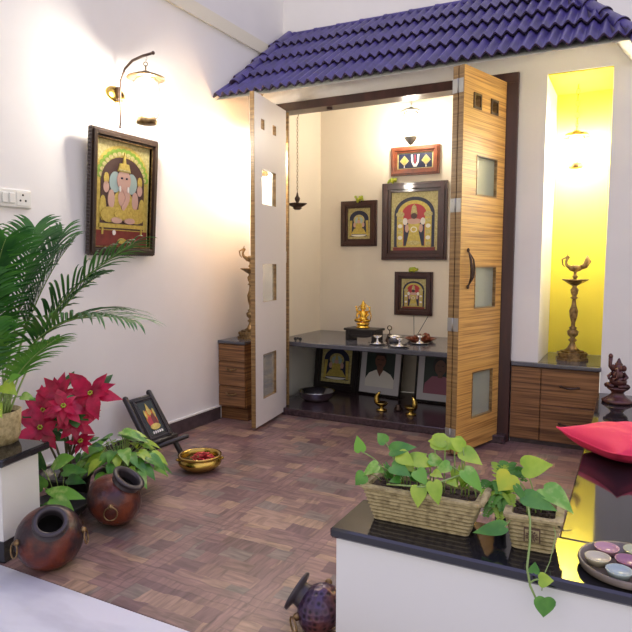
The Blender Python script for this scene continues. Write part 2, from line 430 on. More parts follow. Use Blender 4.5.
# door frame
t = thing('door_frame', 'dark rosewood door frame around the open altar room', 'door frame', (-1.49, 3.85, 0))
B().bbox(-.845, .845, -.03, .10, 2.165, 2.222, .003).build('lintel', M['rosewood'], t)
B().bbox(.768, .845, -.03, .10, 0, 2.165, .003).build('jamb', M['rosewood'], t)
B().bbox(-.845, -.80, -.03, .0, 0, 2.165, .003).build('jamb', M['rosewood'], t)
plabel(B().bbox(-.80, -.735, .0, .018, .05, 2.165, .003).build('jamb_lining', M['veneer_edge'], t), 'striped veneer lining of the jamb')
b = B()
for x in (-.42, .55): b.lathe([(0, 0), (.02, 0), (.02, .012), (0, .012)], 12, 0, T(x, .03, 2.153))
b.build('stop_button', M['rosewood'], t)

# door leaves ------------------------------------------------------------
def leaf_panel(Lx, th, z0, z1, holes, outer=(0, 1)):
    """panel in local xz plane (x along the leaf) with rectangular through openings"""
    b = B()
    xs = sorted({0, Lx} | {h[0] for h in holes} | {h[2] for h in holes})
    zs = sorted({z0, z1} | {h[1] for h in holes} | {h[3] for h in holes})
    inh = lambda x, z: any(h[0] < x < h[2] and h[1] < z < h[3] for h in holes)
    for i in range(len(xs)-1):
        for j in range(len(zs)-1):
            x0, x1, a, c = xs[i], xs[i+1], zs[j], zs[j+1]
            if inh((x0+x1)/2, (a+c)/2): continue
            b.add([(x0, 0, a), (x1, 0, a), (x1, 0, c), (x0, 0, c)], [(0, 1, 2, 3)], 0)
            b.add([(x0, th, a), (x1, th, a), (x1, th, c), (x0, th, c)], [(3, 2, 1, 0)], 1)
    def rim(x0, a, x1, c, mi):
        b.add([(x0, 0, a), (x1, 0, a), (x1, 0, c), (x0, 0, c), (x0, th, a), (x1, th, a), (x1, th, c), (x0, th, c)],
              [(0, 4, 5, 1), (1, 5, 6, 2), (2, 6, 7, 3), (3, 7, 4, 0)], mi)
    rim(0, z0, Lx, z1, 2)
    for h in holes: rim(*h, 2)
    return b
def pane_in(hole, th, parent, m, trim_m, name='glass_pane'):
    x0, z0, x1, z1 = hole
    p = B().box(x0, x1, th*.45, th*.55, z0, z1).build(name, m, parent)
    return p
def surround(hole, yy, parent, m, w=.012, d=.006):
    x0, z0, x1, z1 = hole; b = B()
    b.box(x0-w, x1+w, yy-d, yy, z1, z1+w); b.box(x0-w, x1+w, yy-d, yy, z0-w, z0)
    b.box(x0-w, x0, yy-d, yy, z0, z1); b.box(x1, x1+w, yy-d, yy, z0, z1)
    return b.build('pane_surround', m, parent)
Ld = .53
holesL = [(.10, 1.955, .155, 2.02), (.29, 1.955, .35, 2.02), (.115, 1.48, .345, 1.705), (.12, .84, .35, 1.09), (.12, .19, .345, .49)]
ang = math.atan2(3.83-3.29, -2.225+2.145)
t = thing('folding_door', 'white-faced folding door leaf with three windows beside the small cabinet', 'door', (-2.145, 3.29, 0), (0, 0, ang))
# local +x from the free edge to the hinge; local -y faces the altar opening
pn = leaf_panel(Ld, .03, .02, 2.165, holesL).build('door_panel', [M['laminate'], M['veneer'], M['veneer_edge']], t)
for h in holesL[2:]: pane_in(h, .04, t, M['glass'], None)
plabel(B().bbox(-.004, 0, .0, .03, .02, 2.165, .001).build('edge_band', M['veneer_edge'], t), 'brown veneer edge band')
b = B()
for z in (.25, 1.1, 1.95): b.tube([(Ld+.004, .004, z), (Ld+.004, .004, z+.08)], .006, 8)
b.build('hinge', M['steel'], t)

ang = math.atan2(3.83-3.36, -.705+.85)
holesR = [(.11, 1.965, .17, 2.025), (.30, 1.965, .36, 2.025), (.155, 1.49, .375, 1.70), (.165, .845, .395, 1.075), (.165, .205, .39, .465)]
t = thing('folding_door', 'zebra-striped veneer folding door pair with ring handle and three hinges', 'door', (-.85, 3.36, 0), (0, 0, ang))
Lr = .472
# outer leaf: its veneer face looks towards the niche side (local -y)
lf1 = leaf_panel(Lr, .032, .02, 2.165, holesR).build('door_panel', [M['veneer'], M['veneer_edge'], M['veneer_edge']], t)
lf2 = leaf_panel(Lr, .032, .02, 2.165, holesR).build('door_panel', [M['veneer_edge'], M['laminate'], M['veneer_edge']], t, (0.004, .040, 0))
for h in holesR[2:]:
    pane_in(h, .032, lf1, M['pane'], None)
    surround(h, 0, lf1, M['veneer_edge'], .006, .003)
for h in holesR[:2]:
    surround(h, 0, t, M['bronze'], .012, .006)
for z in (.09, .72, 1.38, 2.02):
    b = B(); b.box(-.0035, -.0005, .003, .034, z, z+.075); b.box(-.0035, .0, .040, .070, z, z+.075)
    b.tube([(-.005, .037, z), (-.005, .037, z+.075)], .0045, 8)
    for dz in (.015, .06):
        for dy in (.017, .056): b.ball((-.004, dy, z+dz), .003, 0, 8)
    b.build('hinge', M['hinge'], t)
b = B()
b.tube([(.07, -.012, 1.165), (.062, -.03, 1.12), (.065, -.036, 1.07), (.07, -.03, 1.02), (.075, -.012, .975)], [.004, .007, .009, .007, .004], 8)
b.tube([(.07, -.012, 1.165), (.095, -.028, 1.12), (.105, -.03, 1.07), (.095, -.028, 1.02), (.075, -.012, .975)], [.003, .005, .006, .005, .003], 8)
b.ball((.07, -.008, 1.172), (.009, .008, .013)); b.ball((.075, -.008, .968), (.009, .008, .013))
b.build('door_handle', M['bronze'], t)

# ------------------------------------------------------------------ cabinets
def pull(b, x, y, z, w=.09):
    b.tube(bez((x-w/2, y, z), (x, y-.035, z-.012), (x+w/2, y, z), 8), [.004, .005, .006, .007, .007, .007, .006, .005, .004], 6)
    b.ball((x-w/2, y-.002, z), (.010, .005, .008), 0, 8); b.ball((x+w/2, y-.002, z), (.010, .005, .008), 0, 8)
t = thing('drawer_cabinet', 'small two-drawer wood cabinet in the corner behind the white-faced door', 'cabinet', (XL+.002, 3.45, 0))
B().box(0, .225, .012, .398, .09, .54).build('carcass', M['veneer_dark'], t)
for z0, z1, pz in ((.42, .535, None), (.245, .415, .385-.02), (.095, .24, .19)):
    d = B().bbox(.003, .222, -.006, .012, z0, z1, .002).build('drawer' if pz else 'fascia', M['veneer_dark'], t)
    if pz:
        h = B(); pull(h, .11, -.008, pz, .075); h.build('handle', M['brass_old'], d)
B().box(0, .22, .03, .398, 0, .09).build('plinth', M['veneer_dark'], t)
B().bbox(0, .228, -.012, .398, .54, .56, .003).build('granite_top', M['granite_grey'], t)

t = thing('drawer_cabinet', 'long low striped wood cabinet built in under the yellow niche', 'cabinet', (-.64, 3.83, 0))
B().box(0, .492, .014, .035, .03, .478).build('carcass', M['veneer_dark'], t)
plabel(B().box(0, .492, .03, .035, 0, .03).build('plinth', M['skirt'], t), 'dark recessed plinth')
d = B().bbox(.002, .172, 0, .014, .035, .475, .002).build('cabinet_door', M['veneer_dark'], t)
for z0, z1, pz in ((.255, .475, .375), (.035, .252, .15)):
    d = B().bbox(.177, .490, 0, .014, z0, z1, .002).build('drawer', M['veneer_dark'], t)
    h = B(); pull(h, .335, -.002, pz, .095); h.build('handle', M['bronze'], d)
t2 = B().bbox(0, .500, -.015, .045, .48, .505, .005); t2.box(.152, .493, .03, .515, .48, .505); t2.build('granite_top', M['granite_grey'], t)

# ------------------------------------------------------------------ tiled roof
roof = thing('tiled_roof', 'blue-violet corrugated clay tile roof canopy projecting above the altar doors', 'roof', (0, 0, 0))
EY, EZ, TY, TZ = 3.43, 2.185, 4.345, 2.875
sl = V((0, TY-EY, TZ-EZ)); SL = sl.length; sl.normalize(); nr = V((0, -sl.z, sl.y)); pitch = .0635
def hipx(v): return -.045 - .505*(v)
rows = 4
def rp(x, v, h): return V((x, EY, EZ)) + sl*(v*SL) + nr*h
def wave(x):
    ph = (x-XL)/pitch % 1.0
    return .019*(1-abs(2*ph-1))*1.0 + .006*math.sin(2*PI*ph-1.2)
for r in range(rows):
    b = B(); v0, v1 = r/rows, min(1.0, (r+1)/rows+.03)
    nx = 320; vs = []; ns = 5
    xs = [XL+.004 + (i/nx)*(2.56-.049) for i in range(nx+1)]
    for j in range(ns):
        v = v0+(v1-v0)*j/(ns-1)
        for x in xs:
            sh = x + .0
            xx = min(x, hipx(v)); h = wave(sh + (v-v0)*.10*0) + .026*(1-(v-v0)/(v1-v0)) + .004
            vs.append(rp(xx, v, h))
    fs = []
    W = nx+1
    for j in range(ns-1):
        for i in range(nx):
            if vs[j*W+i].x >= vs[j*W+i+1].x-1e-6 and vs[(j+1)*W+i].x >= vs[(j+1)*W+i+1].x-1e-6: continue
            fs.append((j*W+i, j*W+i+1, (j+1)*W+i+1, (j+1)*W+i))
    b.add(vs, fs, 0, False)
    # thick front lip
    lip = []
    for i in range(W): lip += [vs[i], vs[i]-nr*.012+sl*.002]
    b.add(lip, [(2*i, 2*i+2, 2*i+3, 2*i+1) for i in range(nx) if lip[2*i].x < lip[2*i+2].x-1e-6], 1)
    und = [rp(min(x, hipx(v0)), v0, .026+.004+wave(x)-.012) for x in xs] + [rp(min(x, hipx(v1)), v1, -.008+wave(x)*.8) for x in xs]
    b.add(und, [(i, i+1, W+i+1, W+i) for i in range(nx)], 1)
    b.build('tile_course', [M['tile'], M['tile_edge']], roof)
b = B()
a, c, d_ = rp(-.05, 0, .0), rp(hipx(1), 1, -.01), V((-.04, TY, EZ))
b.add([a, d_, c, rp(XL+.01, 0, .0), rp(XL+.01, 1, -.01), V((XL+.01, TY, EZ))], [(0, 1, 2), (0, 2, 4, 3)], 0)
b.build('roof_deck', M['white'], roof)
def caps(p0, p1, n, rad, name='cap_tile'):
    p0, p1 = V(p0), V(p1)
    for k in range(n):
        a = p0 + (p1-p0)*(k/n); c = p0 + (p1-p0)*min(1, ((k+1.22)/n))
        ax = (c-a); L = ax.length
        b = B(axisM(a, ax))
        prof = []; S = 12
        b.lathe([(rad*1.15, 0), (rad*1.15, .02), (rad*1.0, .03), (rad*.85, L)], 16, 0, None, True)
        b.lathe([(rad*1.15, 0), (rad*.8, 0.002), (rad*.7, L*.98), (rad*.85, L)], 16, 1, None, True)
        b.build(name, [M['tile'], M['tile_edge']], roof)
caps(rp(XL+.075, .16, .02), rp(XL+.07, 1.0, .02), 4, .036)
caps(rp(hipx(0)+.03, 0, .005), rp(hipx(1), 1.0, .03), 6, .038)
caps(rp(XL+.10, 1.0, .01), rp(hipx(1), 1.0, .01), 10, .022, 'ridge_tile')

# ------------------------------------------------------------------ granite seat and low wall
t = thing('granite_seat', 'L-shaped white masonry seat topped with glossy black granite by the niche', 'bench', (0, 0, 0))
b = B(); b.box(-.712, .9, 1.503, 1.71, 0, .33); b.box(-.135, .9, 1.71, 3.83, 0, .33); b.build('masonry_base', M['white'], t)
b = B(); b.bbox(-.727, .92, 1.488, 1.725, .33, .36, .006); b.build('granite_ledge', M['granite'], t)
b = B(); b.bbox(-.148, .92, 1.7255, 3.826, .33, .36, .004); b.build('granite_seat_top', M['granite'], t)
b = B(); b.box(-.131, .9, 3.84, 3.845, 0, .3)
t = thing('low_wall', 'low white wall with black granite coping under the potted palm', 'wall', (-2.018, 1.472, 0), (0, 0, .20))
B().box(-.545, 0, -.09, .10, .08, .365).build('masonry_base', M['white'], t)
B().box(-.545, .004, -.094, .104, 0, .08).build('skirting', M['granite'], t)
B().bbox(-.545, .03, -.115, .135, .365, .395, .006).build('granite_coping', M['granite'], t)

# ------------------------------------------------------------------ pictures
def frame_parts(parent, w, h, fw, d, m, y0=-.0, inner=None, bead=False):
    """frame centred at origin bottom (x centre, z from 0), facing -y, back at y=0"""
    b = B()
    for k, (o, dd) in enumerate(((0, d*.7), (fw*.25, d), (fw*.7, d*.6))):
        i = (fw*.25, fw*.7, fw)[k]
        x0, x1, z0, z1 = -w/2+o, w/2-o, o, h-o; ii = i-o
        b.bbox(x0, x0+ii, -dd, 0, z0, z1, .002); b.bbox(x1-ii, x1, -dd, 0, z0, z1, .002)
        b.bbox(x0+ii, x1-ii, -dd, 0, z0, z0+ii, .002); b.bbox(x0+ii, x1-ii, -dd, 0, z1-ii, z1, .002)
    if bead:
        n = int(h/.018)
        for k in range(n):
            z = (k+.5)*h/n
            for x in (-w/2, w/2): b.ball((x, -d*.35, z), (.006, d*.3, .007), 0, 8)
        n = int(w/.018)
        for k in range(n):
            x = -w/2+(k+.5)*w/n
            for z in (0, h): b.ball((x, -d*.35, z), (.007, d*.3, .006), 0, 8)
    return b.build('frame', m, parent)
def canvas(parent, w, h, fw, fn, mats, name='painting'):
    b = B(); b.box(-w/2+fw*.9, w/2-fw*.9, -.006, -.001, fw*.9, h-fw*.9)
    fn(b, w-2*fw, h-2*fw, fw)
    return b.build(name, mats, parent)
def L_(b, cx, cz, rx, rz, k, mi, **kw): b.disc(cx, cz, rx, rz, -.006-.0009*k, -.005, mi, **kw)
PM = [M[x] for x in ('leafpale', 'navy', 'red', 'leafgold', 'flesh', 'crimson', 'greenp', 'brownp', 'bluep', 'whitep')]
def arch_poly(w, h, z0, n=16):
    return [(-w/2, z0)] + [(-w/2*math.cos(PI*k/n), z0+h-w/2*.8+w/2*.8*math.sin(PI*k/n)) for k in range(n+1)] + [(w/2, z0)]
def standing(b, w, h, z0, red=True):
    b.prism(arch_poly(w*.86, h*.86, z0+h*.06), -.0075, -.005, 1)
    b.prism(arch_poly(w*.72, h*.80, z0+h*.06), -.0085, -.005, 3)
    b.prism(arch_poly(w*.52, h*.72, z0+h*.08), -.0095, -.005, 2 if red else 1)
    for s in (-1, 1):
        b.box(s*w*.30-w*.07, s*w*.30+w*.07, -.010, -.005, z0+h*.08, z0+h*.58, 3)
        for k in range(5): L_(b, s*w*.30, z0+h*(.12+.1*k), w*.05, h*.035, 6, (0, 9)[k % 2])
        L_(b, s*w*.30, z0+h*.62, w*.09, h*.05, 6, 0)
    b.box(-w*.22, w*.22, -.0098, -.005, z0+h*.08, z0+h*.5, 1)
    # robed figure: skirt, torso, garlands, arms, crown
    b.prism([(-w*.17, z0+h*.07), (-w*.10, z0+h*.33), (w*.10, z0+h*.33), (w*.17, z0+h*.07)], -.0115, -.005, 3)
    L_(b, 0, z0+h*.42, w*.13, h*.13, 7, 3); L_(b, 0, z0+h*.50, w*.16, h*.05, 8, 4)
    for s in (-1, 1):
        L_(b, s*w*.19, z0+h*.50, w*.05, h*.06, 9, 9); L_(b, s*w*.15, z0+h*.38, w*.04, h*.07, 9, 4)
    L_(b, 0, z0+h*.59, w*.065, h*.05, 9, 7)
    b.prism([(-w*.07, z0+h*.62), (-w*.045, z0+h*.75), (0, z0+h*.79), (w*.045, z0+h*.75), (w*.07, z0+h*.62)], -.014, -.005, 0)
    L_(b, 0, z0+h*.36, w*.07, h*.05, 10, 9); L_(b, 0, z0+h*.36, w*.05, h*.035, 11, 3)
    L_(b, 0, z0+h*.13, w*.14, h*.04, 9, 0)
    b.box(-w*.45, w*.45, -.0105, -.005, z0+h*.0, z0+h*.055, 5)
def seated(b, w, h, z0):
    b.prism(arch_poly(w*.84, h*.84, z0+h*.08), -.0075, -.005, 1)
    for s in (-1, 1): b.prism([(s*w*.34, z0+h*.1), (s*w*.30, z0+h*.6), (s*w*.40, z0+h*.6), (s*w*.42, z0+h*.1)][::s], -.009, -.005, 3)
    L_(b, 0, z0+h*.62, w*.24, h*.17, 2, 0); L_(b, 0, z0+h*.60, w*.17, h*.12, 3, 8)
    b.prism([(-w*.34, z0+h*.16), (-w*.20, z0+h*.34), (w*.20, z0+h*.34), (w*.34, z0+h*.16)], -.011, -.005, 3)
    L_(b, 0, z0+h*.40, w*.15, h*.14, 6, 3); L_(b, 0, z0+h*.56, w*.07, h*.055, 8, 4)
    for s in (-1, 1): L_(b, s*w*.19, z0+h*.46, w*.05, h*.08, 7, 4)
    b.prism([(-w*.06, z0+h*.60), (0, z0+h*.76), (w*.06, z0+h*.60)], -.013, -.005, 3)
    b.disc(0, z0+h*.14, w*.34, h*.06, -.0125, -.005, 9, 16, None, PI, 2*PI)
def picture(name, label, x, z, w, h, fw, d, m, fn, mats=None, tilt=.0, group=None, cat='picture'):
    t = thing(name, label, cat, (x, 4.698, z), (tilt, 0, 0), group)
    frame_parts(t, w, h, fw, d, m); canvas(t, w, h, fw, fn, mats or PM)
    return t
picture('framed_painting', 'largest framed deity painting with red arch on the altar room wall', -1.56, 1.125, .535, .61, .075, .035, M['frame_dark'], lambda b, w, h, f: standing(b, w, h, f))
picture('framed_painting', 'small framed painting of a seated deity hanging left of the largest one', -2.035, 1.238, .322, .372, .06, .03, M['frame_dark'], lambda b, w, h, f: seated(b, w, h, f))
picture('framed_painting', 'lowest hanging framed deity painting above the altar shelf', -1.555, .683, .315, .347, .055, .03, M['frame_dark'], lambda b, w, h, f: standing(b, w, h, f))
def emblem(b, w, h, z0):
    b.box(-w*.46, w*.46, -.0075, -.005, z0+h*.05, z0+h*.95, 1)
    for s in (-1, 1):
        b.prism([(s*w*.3-w*.13, z0+h*.5), (s*w*.3, z0+h*.85), (s*w*.3+w*.13, z0+h*.5), (s*w*.3, z0+h*.2)], -.009, -.005, 0)
        L_(b, s*w*.3, z0+h*.52, w*.06, h*.14, 5, 3); b.box(s*w*.3-w*.012, s*w*.3+w*.012, -.009, -.005, z0+h*.08, z0+h*.2, 9)
    pts = [(-w*.09, z0+h*.88), (-w*.115, z0+h*.88), (-w*.10, z0+h*.4), (-w*.04, z0+h*.12), (w*.04, z0+h*.12), (w*.10, z0+h*.4), (w*.115, z0+h*.88), (w*.09, z0+h*.88)]
    pr = [(-w*.065, z0+h*.88), (-w*.05, z0+h*.42), (-w*.02, z0+h*.3), (w*.02, z0+h*.3), (w*.05, z0+h*.42), (w*.065, z0+h*.88)]
    b.prism(pts, -.009, -.005, 9); b.prism(pr, -.010, -.005, 1); b.box(-w*.014, w*.014, -.011, -.005, z0+h*.34, z0+h*.86, 2)
picture('framed_emblem', 'small wide red-brown frame with white U mark between two gold emblems', -1.56, 1.79, .395, .225, .05, .03, M['frame_red'], emblem)

# garland tufts on the frames
def tuft(x, z, label):
    b = B(); random.seed(int(x*100))
    for k in range(26):
        b.ball((random.gauss(0, .016), random.uniform(-.018, .006), random.gauss(0, .009)+.012), random.uniform(.007, .012), 0, 8)
    o = b.build('flower_tuft', M['lf_yellow'], None, (x, 4.675, z)); tag(o, label, 'flower', 'yellow flowers on the altar frames')
tuft(-1.735, 1.742, 'yellow flower tuft on top edge of the largest painting')
tuft(-2.02, 1.612, 'yellow flower tuft on top of the small seated deity painting')
tuft(-1.55, 1.036, 'yellow flower tuft on top of the lowest hanging painting')

# Ganesha painting on the left wall
t = thing('framed_painting', 'large beaded-frame painting of elephant-headed deity below the wall lantern', 'picture', (XL+.008, 2.54, 1.142), (0, 0, PI/2))
t.rotation_mode = 'XYZ'
t.rotation_euler = Euler((0.07, 0, PI/2))
w, h, fw = .495, .655, .047
frame_parts(t, w, h, fw, .04, M['frame_ol'], bead=True)
def ganesh(b, w, h, z0):
    b.prism(arch_poly(w*.96, h*.97, z0), -.0068, -.005, 3)
    # scalloped green arch
    for k in range(15):
        a = PI*(.04+.92*k/14); b.disc(-w*.42*math.cos(a), z0+h*.64+h*.27*math.sin(a), w*.065, h*.035, -.0080, -.005, 6, 12)
        b.disc(-w*.40*math.cos(a), z0+h*.64+h*.25*math.sin(a), w*.04, h*.022, -.0088, -.005, 0, 10)
    b.prism([(-w*.40, z0+h*.16)]+[(-w*.40*math.cos(PI*k/16), z0+h*.62+h*.24*math.sin(PI*k/16)) for k in range(17)]+[(w*.40, z0+h*.16)], -.0095, -.005, 7)
    for s in (-1, 1):
        L_(b, s*w*.15, z0+h*.615, w*.105, h*.10, 5, 8); L_(b, s*w*.31, z0+h*.56, w*.05, h*.055, 6, 4)
        L_(b, s*w*.31, z0+h*.64, w*.045, h*.055, 6, 3); L_(b, s*w*.36, z0+h*.36, w*.06, h*.12, 4, 3)
        L_(b, s*w*.22, z0+h*.45, w*.06, h*.09, 8, 4); L_(b, s*w*.25, z0+h*.30, w*.15, h*.075, 8, 3)
    L_(b, 0, z0+h*.40, w*.20, h*.15, 7, 3); L_(b, 0, z0+h*.47, w*.10, h*.09, 8, 4)
    L_(b, 0, z0+h*.64, w*.125, h*.105, 9, 4)
    for k in range(9):
        t_ = k/8; L_(b, w*(.0+.07*math.sin(t_*3.2)), z0+h*(.58-.2*t_), w*(.055-.02*t_), h*.03, 10+k*.3, 4)
    for s in (-1, 1):
        L_(b, s*w*.045, z0+h*.66, w*.014, h*.010, 15, 1); b.disc(s*w*.075, z0+h*.555, w*.018, h*.03, -.018, -.005, 9, 8)
    b.prism([(-w*.12, z0+h*.72), (-w*.08, z0+h*.80), (-w*.03, z0+h*.80), (0, z0+h*.91), (w*.03, z0+h*.80), (w*.08, z0+h*.80), (w*.12, z0+h*.72)], -.016, -.005, 3)
    for k in range(7): L_(b, -w*.09+w*.03*k, z0+h*.735, w*.012, h*.009, 14, 0)
    L_(b, 0, z0+h*.31, w*.17, h*.05, 12, 3)
    for s in (-1, 1): L_(b, s*w*.12, z0+h*.25, w*.10, h*.03, 12, 4)
    b.box(-w*.42, w*.42, -.0125, -.005, z0+h*.175, z0+h*.215, 3)
    for s in (-1, 1): b.box(s*w*.36-w*.015, s*w*.36+w*.015, -.0125, -.005, z0+h*.11, z0+h*.18, 3)
    b.box(-w*.48, w*.48, -.0085, -.005, z0, z0+h*.15, 5); L_(b, 0, z0+h*.05, w*.08, h*.028, 5, 3); L_(b, -w*.15, z0+h*.13, w*.03, h*.025, 6, 9)
canvas(t, w, h, fw, ganesh, PM)
# gold inner slip
b = B(); i = fw
for a in ((-w/2+i-.006, -w/2+i, i-.006, h-i+.006), (w/2-i, w/2-i+.006, i-.006, h-i+.006), (-w/2+i, w/2-i, i-.006, i), (-w/2+i, w/2-i, h-i, h-i+.006)):
    b.box(a[0], a[1], -.026, -.002, a[2], a[3])
b.build('gilt_slip', M['brass_old'], t)

# frames standing under the shelf, leaning back
def leaning(name, label, x, y, w, h, fw, fm, fn, mats, rz=0, cat='picture', d=.02, tilt=-.16, mount=None):
    t = thing(name, label, cat, (x, y, .051), (tilt, 0, rz))
    frame_parts(t, w, h, fw, d, fm)
    canvas(t, w, h, fw, fn, mats)
    return t
leaning('framed_painting', 'black-framed gold deity painting standing under the shelf behind steel basin', -2.155, 4.50, .40, .43, .062, M['frame_black'], lambda b, w, h, f: seated(b, w, h, f), PM, -.03)
PP = [M[x] for x in ('mount', 'darkgreen', 'skin', 'hair', 'whitep', 'pinkp', 'lf_green', 'lf_yellow')]
def portrait_a(b, w, h, z0):
    b.box(-w*.36, w*.36, -.0075, -.005, z0+h*.13, z0+h*.92, 1)
    b.prism([(-w*.36, z0+h*.13), (-w*.36, z0+h*.28), (-w*.27, z0+h*.40), (-w*.1, z0+h*.47), (w*.1, z0+h*.47), (w*.27, z0+h*.40), (w*.36, z0+h*.30), (w*.36, z0+h*.13)], -.009, -.005, 4)
    b.prism([(-w*.08, z0+h*.47), (0, z0+h*.34), (w*.08, z0+h*.47), (w*.07, z0+h*.55), (-w*.07, z0+h*.55)], -.010, -.005, 2)
    L_(b, 0, z0+h*.66, w*.135, h*.155, 6, 2)
    b.prism([(-w*.14, z0+h*.68), (-w*.13, z0+h*.80), (-w*.05, z0+h*.86), (w*.07, z0+h*.85), (w*.14, z0+h*.78), (w*.14, z0+h*.68), (w*.09, z0+h*.755), (-w*.08, z0+h*.76)], -.013, -.005, 3)
    for s in (-1, 1): b.box(s*w*.055-w*.03, s*w*.055+w*.03, -.0132, -.005, z0+h*.67, z0+h*.685, 3)
    b.box(-w*.04, w*.04, -.0132, -.005, z0+h*.573, z0+h*.583, 3); L_(b, 0, z0+h*.62, w*.02, h*.03, 9, 2)
def portrait_b(b, w, h, z0):
    b.box(-w*.36, w*.36, -.0075, -.005, z0+h*.13, z0+h*.92, 1)
    b.prism([(-w*.36, z0+h*.13), (-w*.33, z0+h*.32), (-w*.18, z0+h*.46), (w*.1, z0+h*.47), (w*.27, z0+h*.40), (w*.36, z0+h*.30), (w*.36, z0+h*.13)], -.009, -.005, 5)
    L_(b, 0, z0+h*.68, w*.17, h*.18, 4, 3); L_(b, 0, z0+h*.63, w*.125, h*.145, 6, 2)
    b.box(-w*.05, w*.05, -.010, -.005, z0+h*.44, z0+h*.52, 2)
    for s in (-1, 1): b.box(s*w*.05-w*.022, s*w*.05+w*.022, -.0132, -.005, z0+h*.66, z0+h*.672, 3)
    b.box(-w*.03, w*.03, -.0132, -.005, z0+h*.555, z0+h*.565, 3)
leaning('framed_portrait', 'white-mounted portrait of a man in a white shirt under the shelf', -1.755, 4.46, .385, .43, .016, M['frame_black'], portrait_a, PP, -.12, d=.02)
leaning('framed_portrait', 'white-mounted portrait of a person in pink half hidden by the door pair', -1.255, 4.42, .385, .43, .016, M['frame_black'], portrait_b, PP, -.04, d=.02)

# ------------------------------------------------------------------ altar things on the shelf
SZ = .5205
t = thing('altar_stool', 'small black wooden stool with an arched cutout carrying the gilded idol', 'stool', (-1.775, 4.22, SZ), (0, 0, -.1))
B().bbox(-.14, .13, -.08, .08, .075, .092, .004).build('stool_top', M['black_wood'], t)
for x in (-.115, .105): B().bbox(x-.013, x+.013, -.07, .07, 0, .075, .003).build('leg', M['black_wood'], t)
b = B(); b.bbox(-.102, .092, -.062, -.052, .045, .075, .002); b.disc(-.005, .045, .095, .02, -.062, -.052, 0, 12, None, PI, 2*PI)
b.build('apron', M['black_wood'], t)

t = thing('deity_idol', 'small gilded seated deity idol on the black altar stool', 'idol', (-1.79, 4.22, SZ+.0925))
B().lathe([(0, 0), (.05, 0), (.052, .008), (.04, .014), (.046, .024), (.052, .034), (.038, .042), (0, .044)], 28).build('lotus_base', M['gold'], t)
b = B(Matrix.Diagonal((1, .8, 1, 1)))
b.ball((0, 0, .095), (.028, .025, .040)); b.ball((0, -.004, .068), (.036, .030, .020))
b.ball((0, 0, .148), (.018, .018, .021)); b.lathe([(.017, .16), (.019, .166), (.012, .178), (.013, .184), (.004, .205), (0, .21)], 14)
for s in (-1, 1):
    b.tube([(s*.02, 0, .115), (s*.045, -.01, .10), (s*.035, -.035, .082)], [.010, .008, .006], 8)
    b.tube([(s*.02, .004, .12), (s*.052, 0, .125), (s*.055, -.005, .15)], [.009, .007, .005], 8); b.ball((s*.055, -.005, .156), .008, 0, 10)
    b.tube([(s*.01, -.01, .06), (s*.052, -.022, .056), (s*.012, -.044, .054)], [.014, .013, .008], 8); b.ball((s*.018, 0, .15), (.006, .004, .012), 0, 8)
b.ball((0, -.018, .149), (.005, .006, .006), 0, 8)
b.build('figure', M['gold'], t)
b = B(); b.tube([(-.05, .012, .05), (-.06, .012, .09), (-.045, .012, .15), (0, .012, .19), (.045, .012, .15), (.06, .012, .09), (.05, .012, .05)], .0045, 8); b.build('halo_arch', M['gold'], t)

def oil_lamp(x, y, label):
    t = thing('oil_lamp', label, 'oil lamp', (x, y, SZ), group=None)
    B().lathe([(0, 0), (.05, 0), (.068, .008), (.07, .012), (.05, .006), (0, .005)], 28).build('saucer', M['silver'], t)
    B().lathe([(.028, .005), (.026, .012), (.010, .018), (.008, .032), (.012, .038), (.008, .044), (.030, .056), (.034, .063), (.028, .060), (0, .05)], 24).build('lamp_bowl', M['silver'], t)
    return t
oil_lamp(-1.605, 4.05, 'silver oil lamp on a saucer nearest the black stool')
oil_lamp(-1.42, 4.0, 'silver oil lamp on a saucer at the shelf front, middle of three')
oil_lamp(-1.345, 4.22, 'silver oil lamp on a saucer nearest the striped door')
b = B(); b.lathe([(0, .0), (.028, 0), (.045, .012), (.052, .035), (.05, .047), (.047, .047), (.045, .03), (.03, .012), (0, .01)], 28)
tag(b.build('offering_bowl', M['silver'], None, (-1.535, 4.22, SZ)), 'round silver bowl between the oil lamps on the altar shelf', 'bowl')
t = thing('incense_plate', 'copper plate of offerings with two incense sticks behind the oil lamps', 'plate', (-1.385, 4.36, SZ))
B().lathe([(0, 0), (.08, 0), (.115, .022), (.118, .026), (.112, .024), (.08, .006), (0, .005)], 30).build('plate', M['frame_red'], t)
b = B()
for k in range(14):
    a = k*2.4; r = .07*math.sqrt(k/14); b.ball((r*math.cos(a), r*math.sin(a), .02+.012*(k % 3)), .016, 0, 8)
b.build('offerings', M['frame_red'], t)
for a, c in (((-.05, 0, .02), (-.055, 0, .19)), ((-.04, 0, .02), (.055, 0, .19))):
    B().tube([a, c], .0022, 6).build('incense_stick', M['black_wood'], t)
t = thing('bronze_bell', 'small dark bell with a round handle beside the black stool', 'bell', (-1.60, 4.28, SZ))
B().lathe([(.032, 0), (.030, .006), (.020, .03), (.014, .05), (0, .056)], 20).build('body', M['bronze'], t)
b = B(); b.tube([(0, 0, .05), (0, 0, .08)], .004); b.ring((0, 0, .096), .016, .004, axis='y'); b.build('handle', M['bronze'], t)
b = B(); b.ball((-.02, 0, .016), (.016, .01, .012), 0, 10); b.ball((.02, 0, .016), (.016, .01, .012), 0, 10); b.ball((0, 0, .02), .010, 0, 10)
for s in (-1, 1): b.ball((s*.02, 0, .006), (.010, .008, .006), 0, 8)
tag(b.build('bow_ornament', M['iron'], None, (-2.19, 3.93, SZ)), 'tiny black bow-shaped ornament at the shelf end by the jamb', 'ornament')

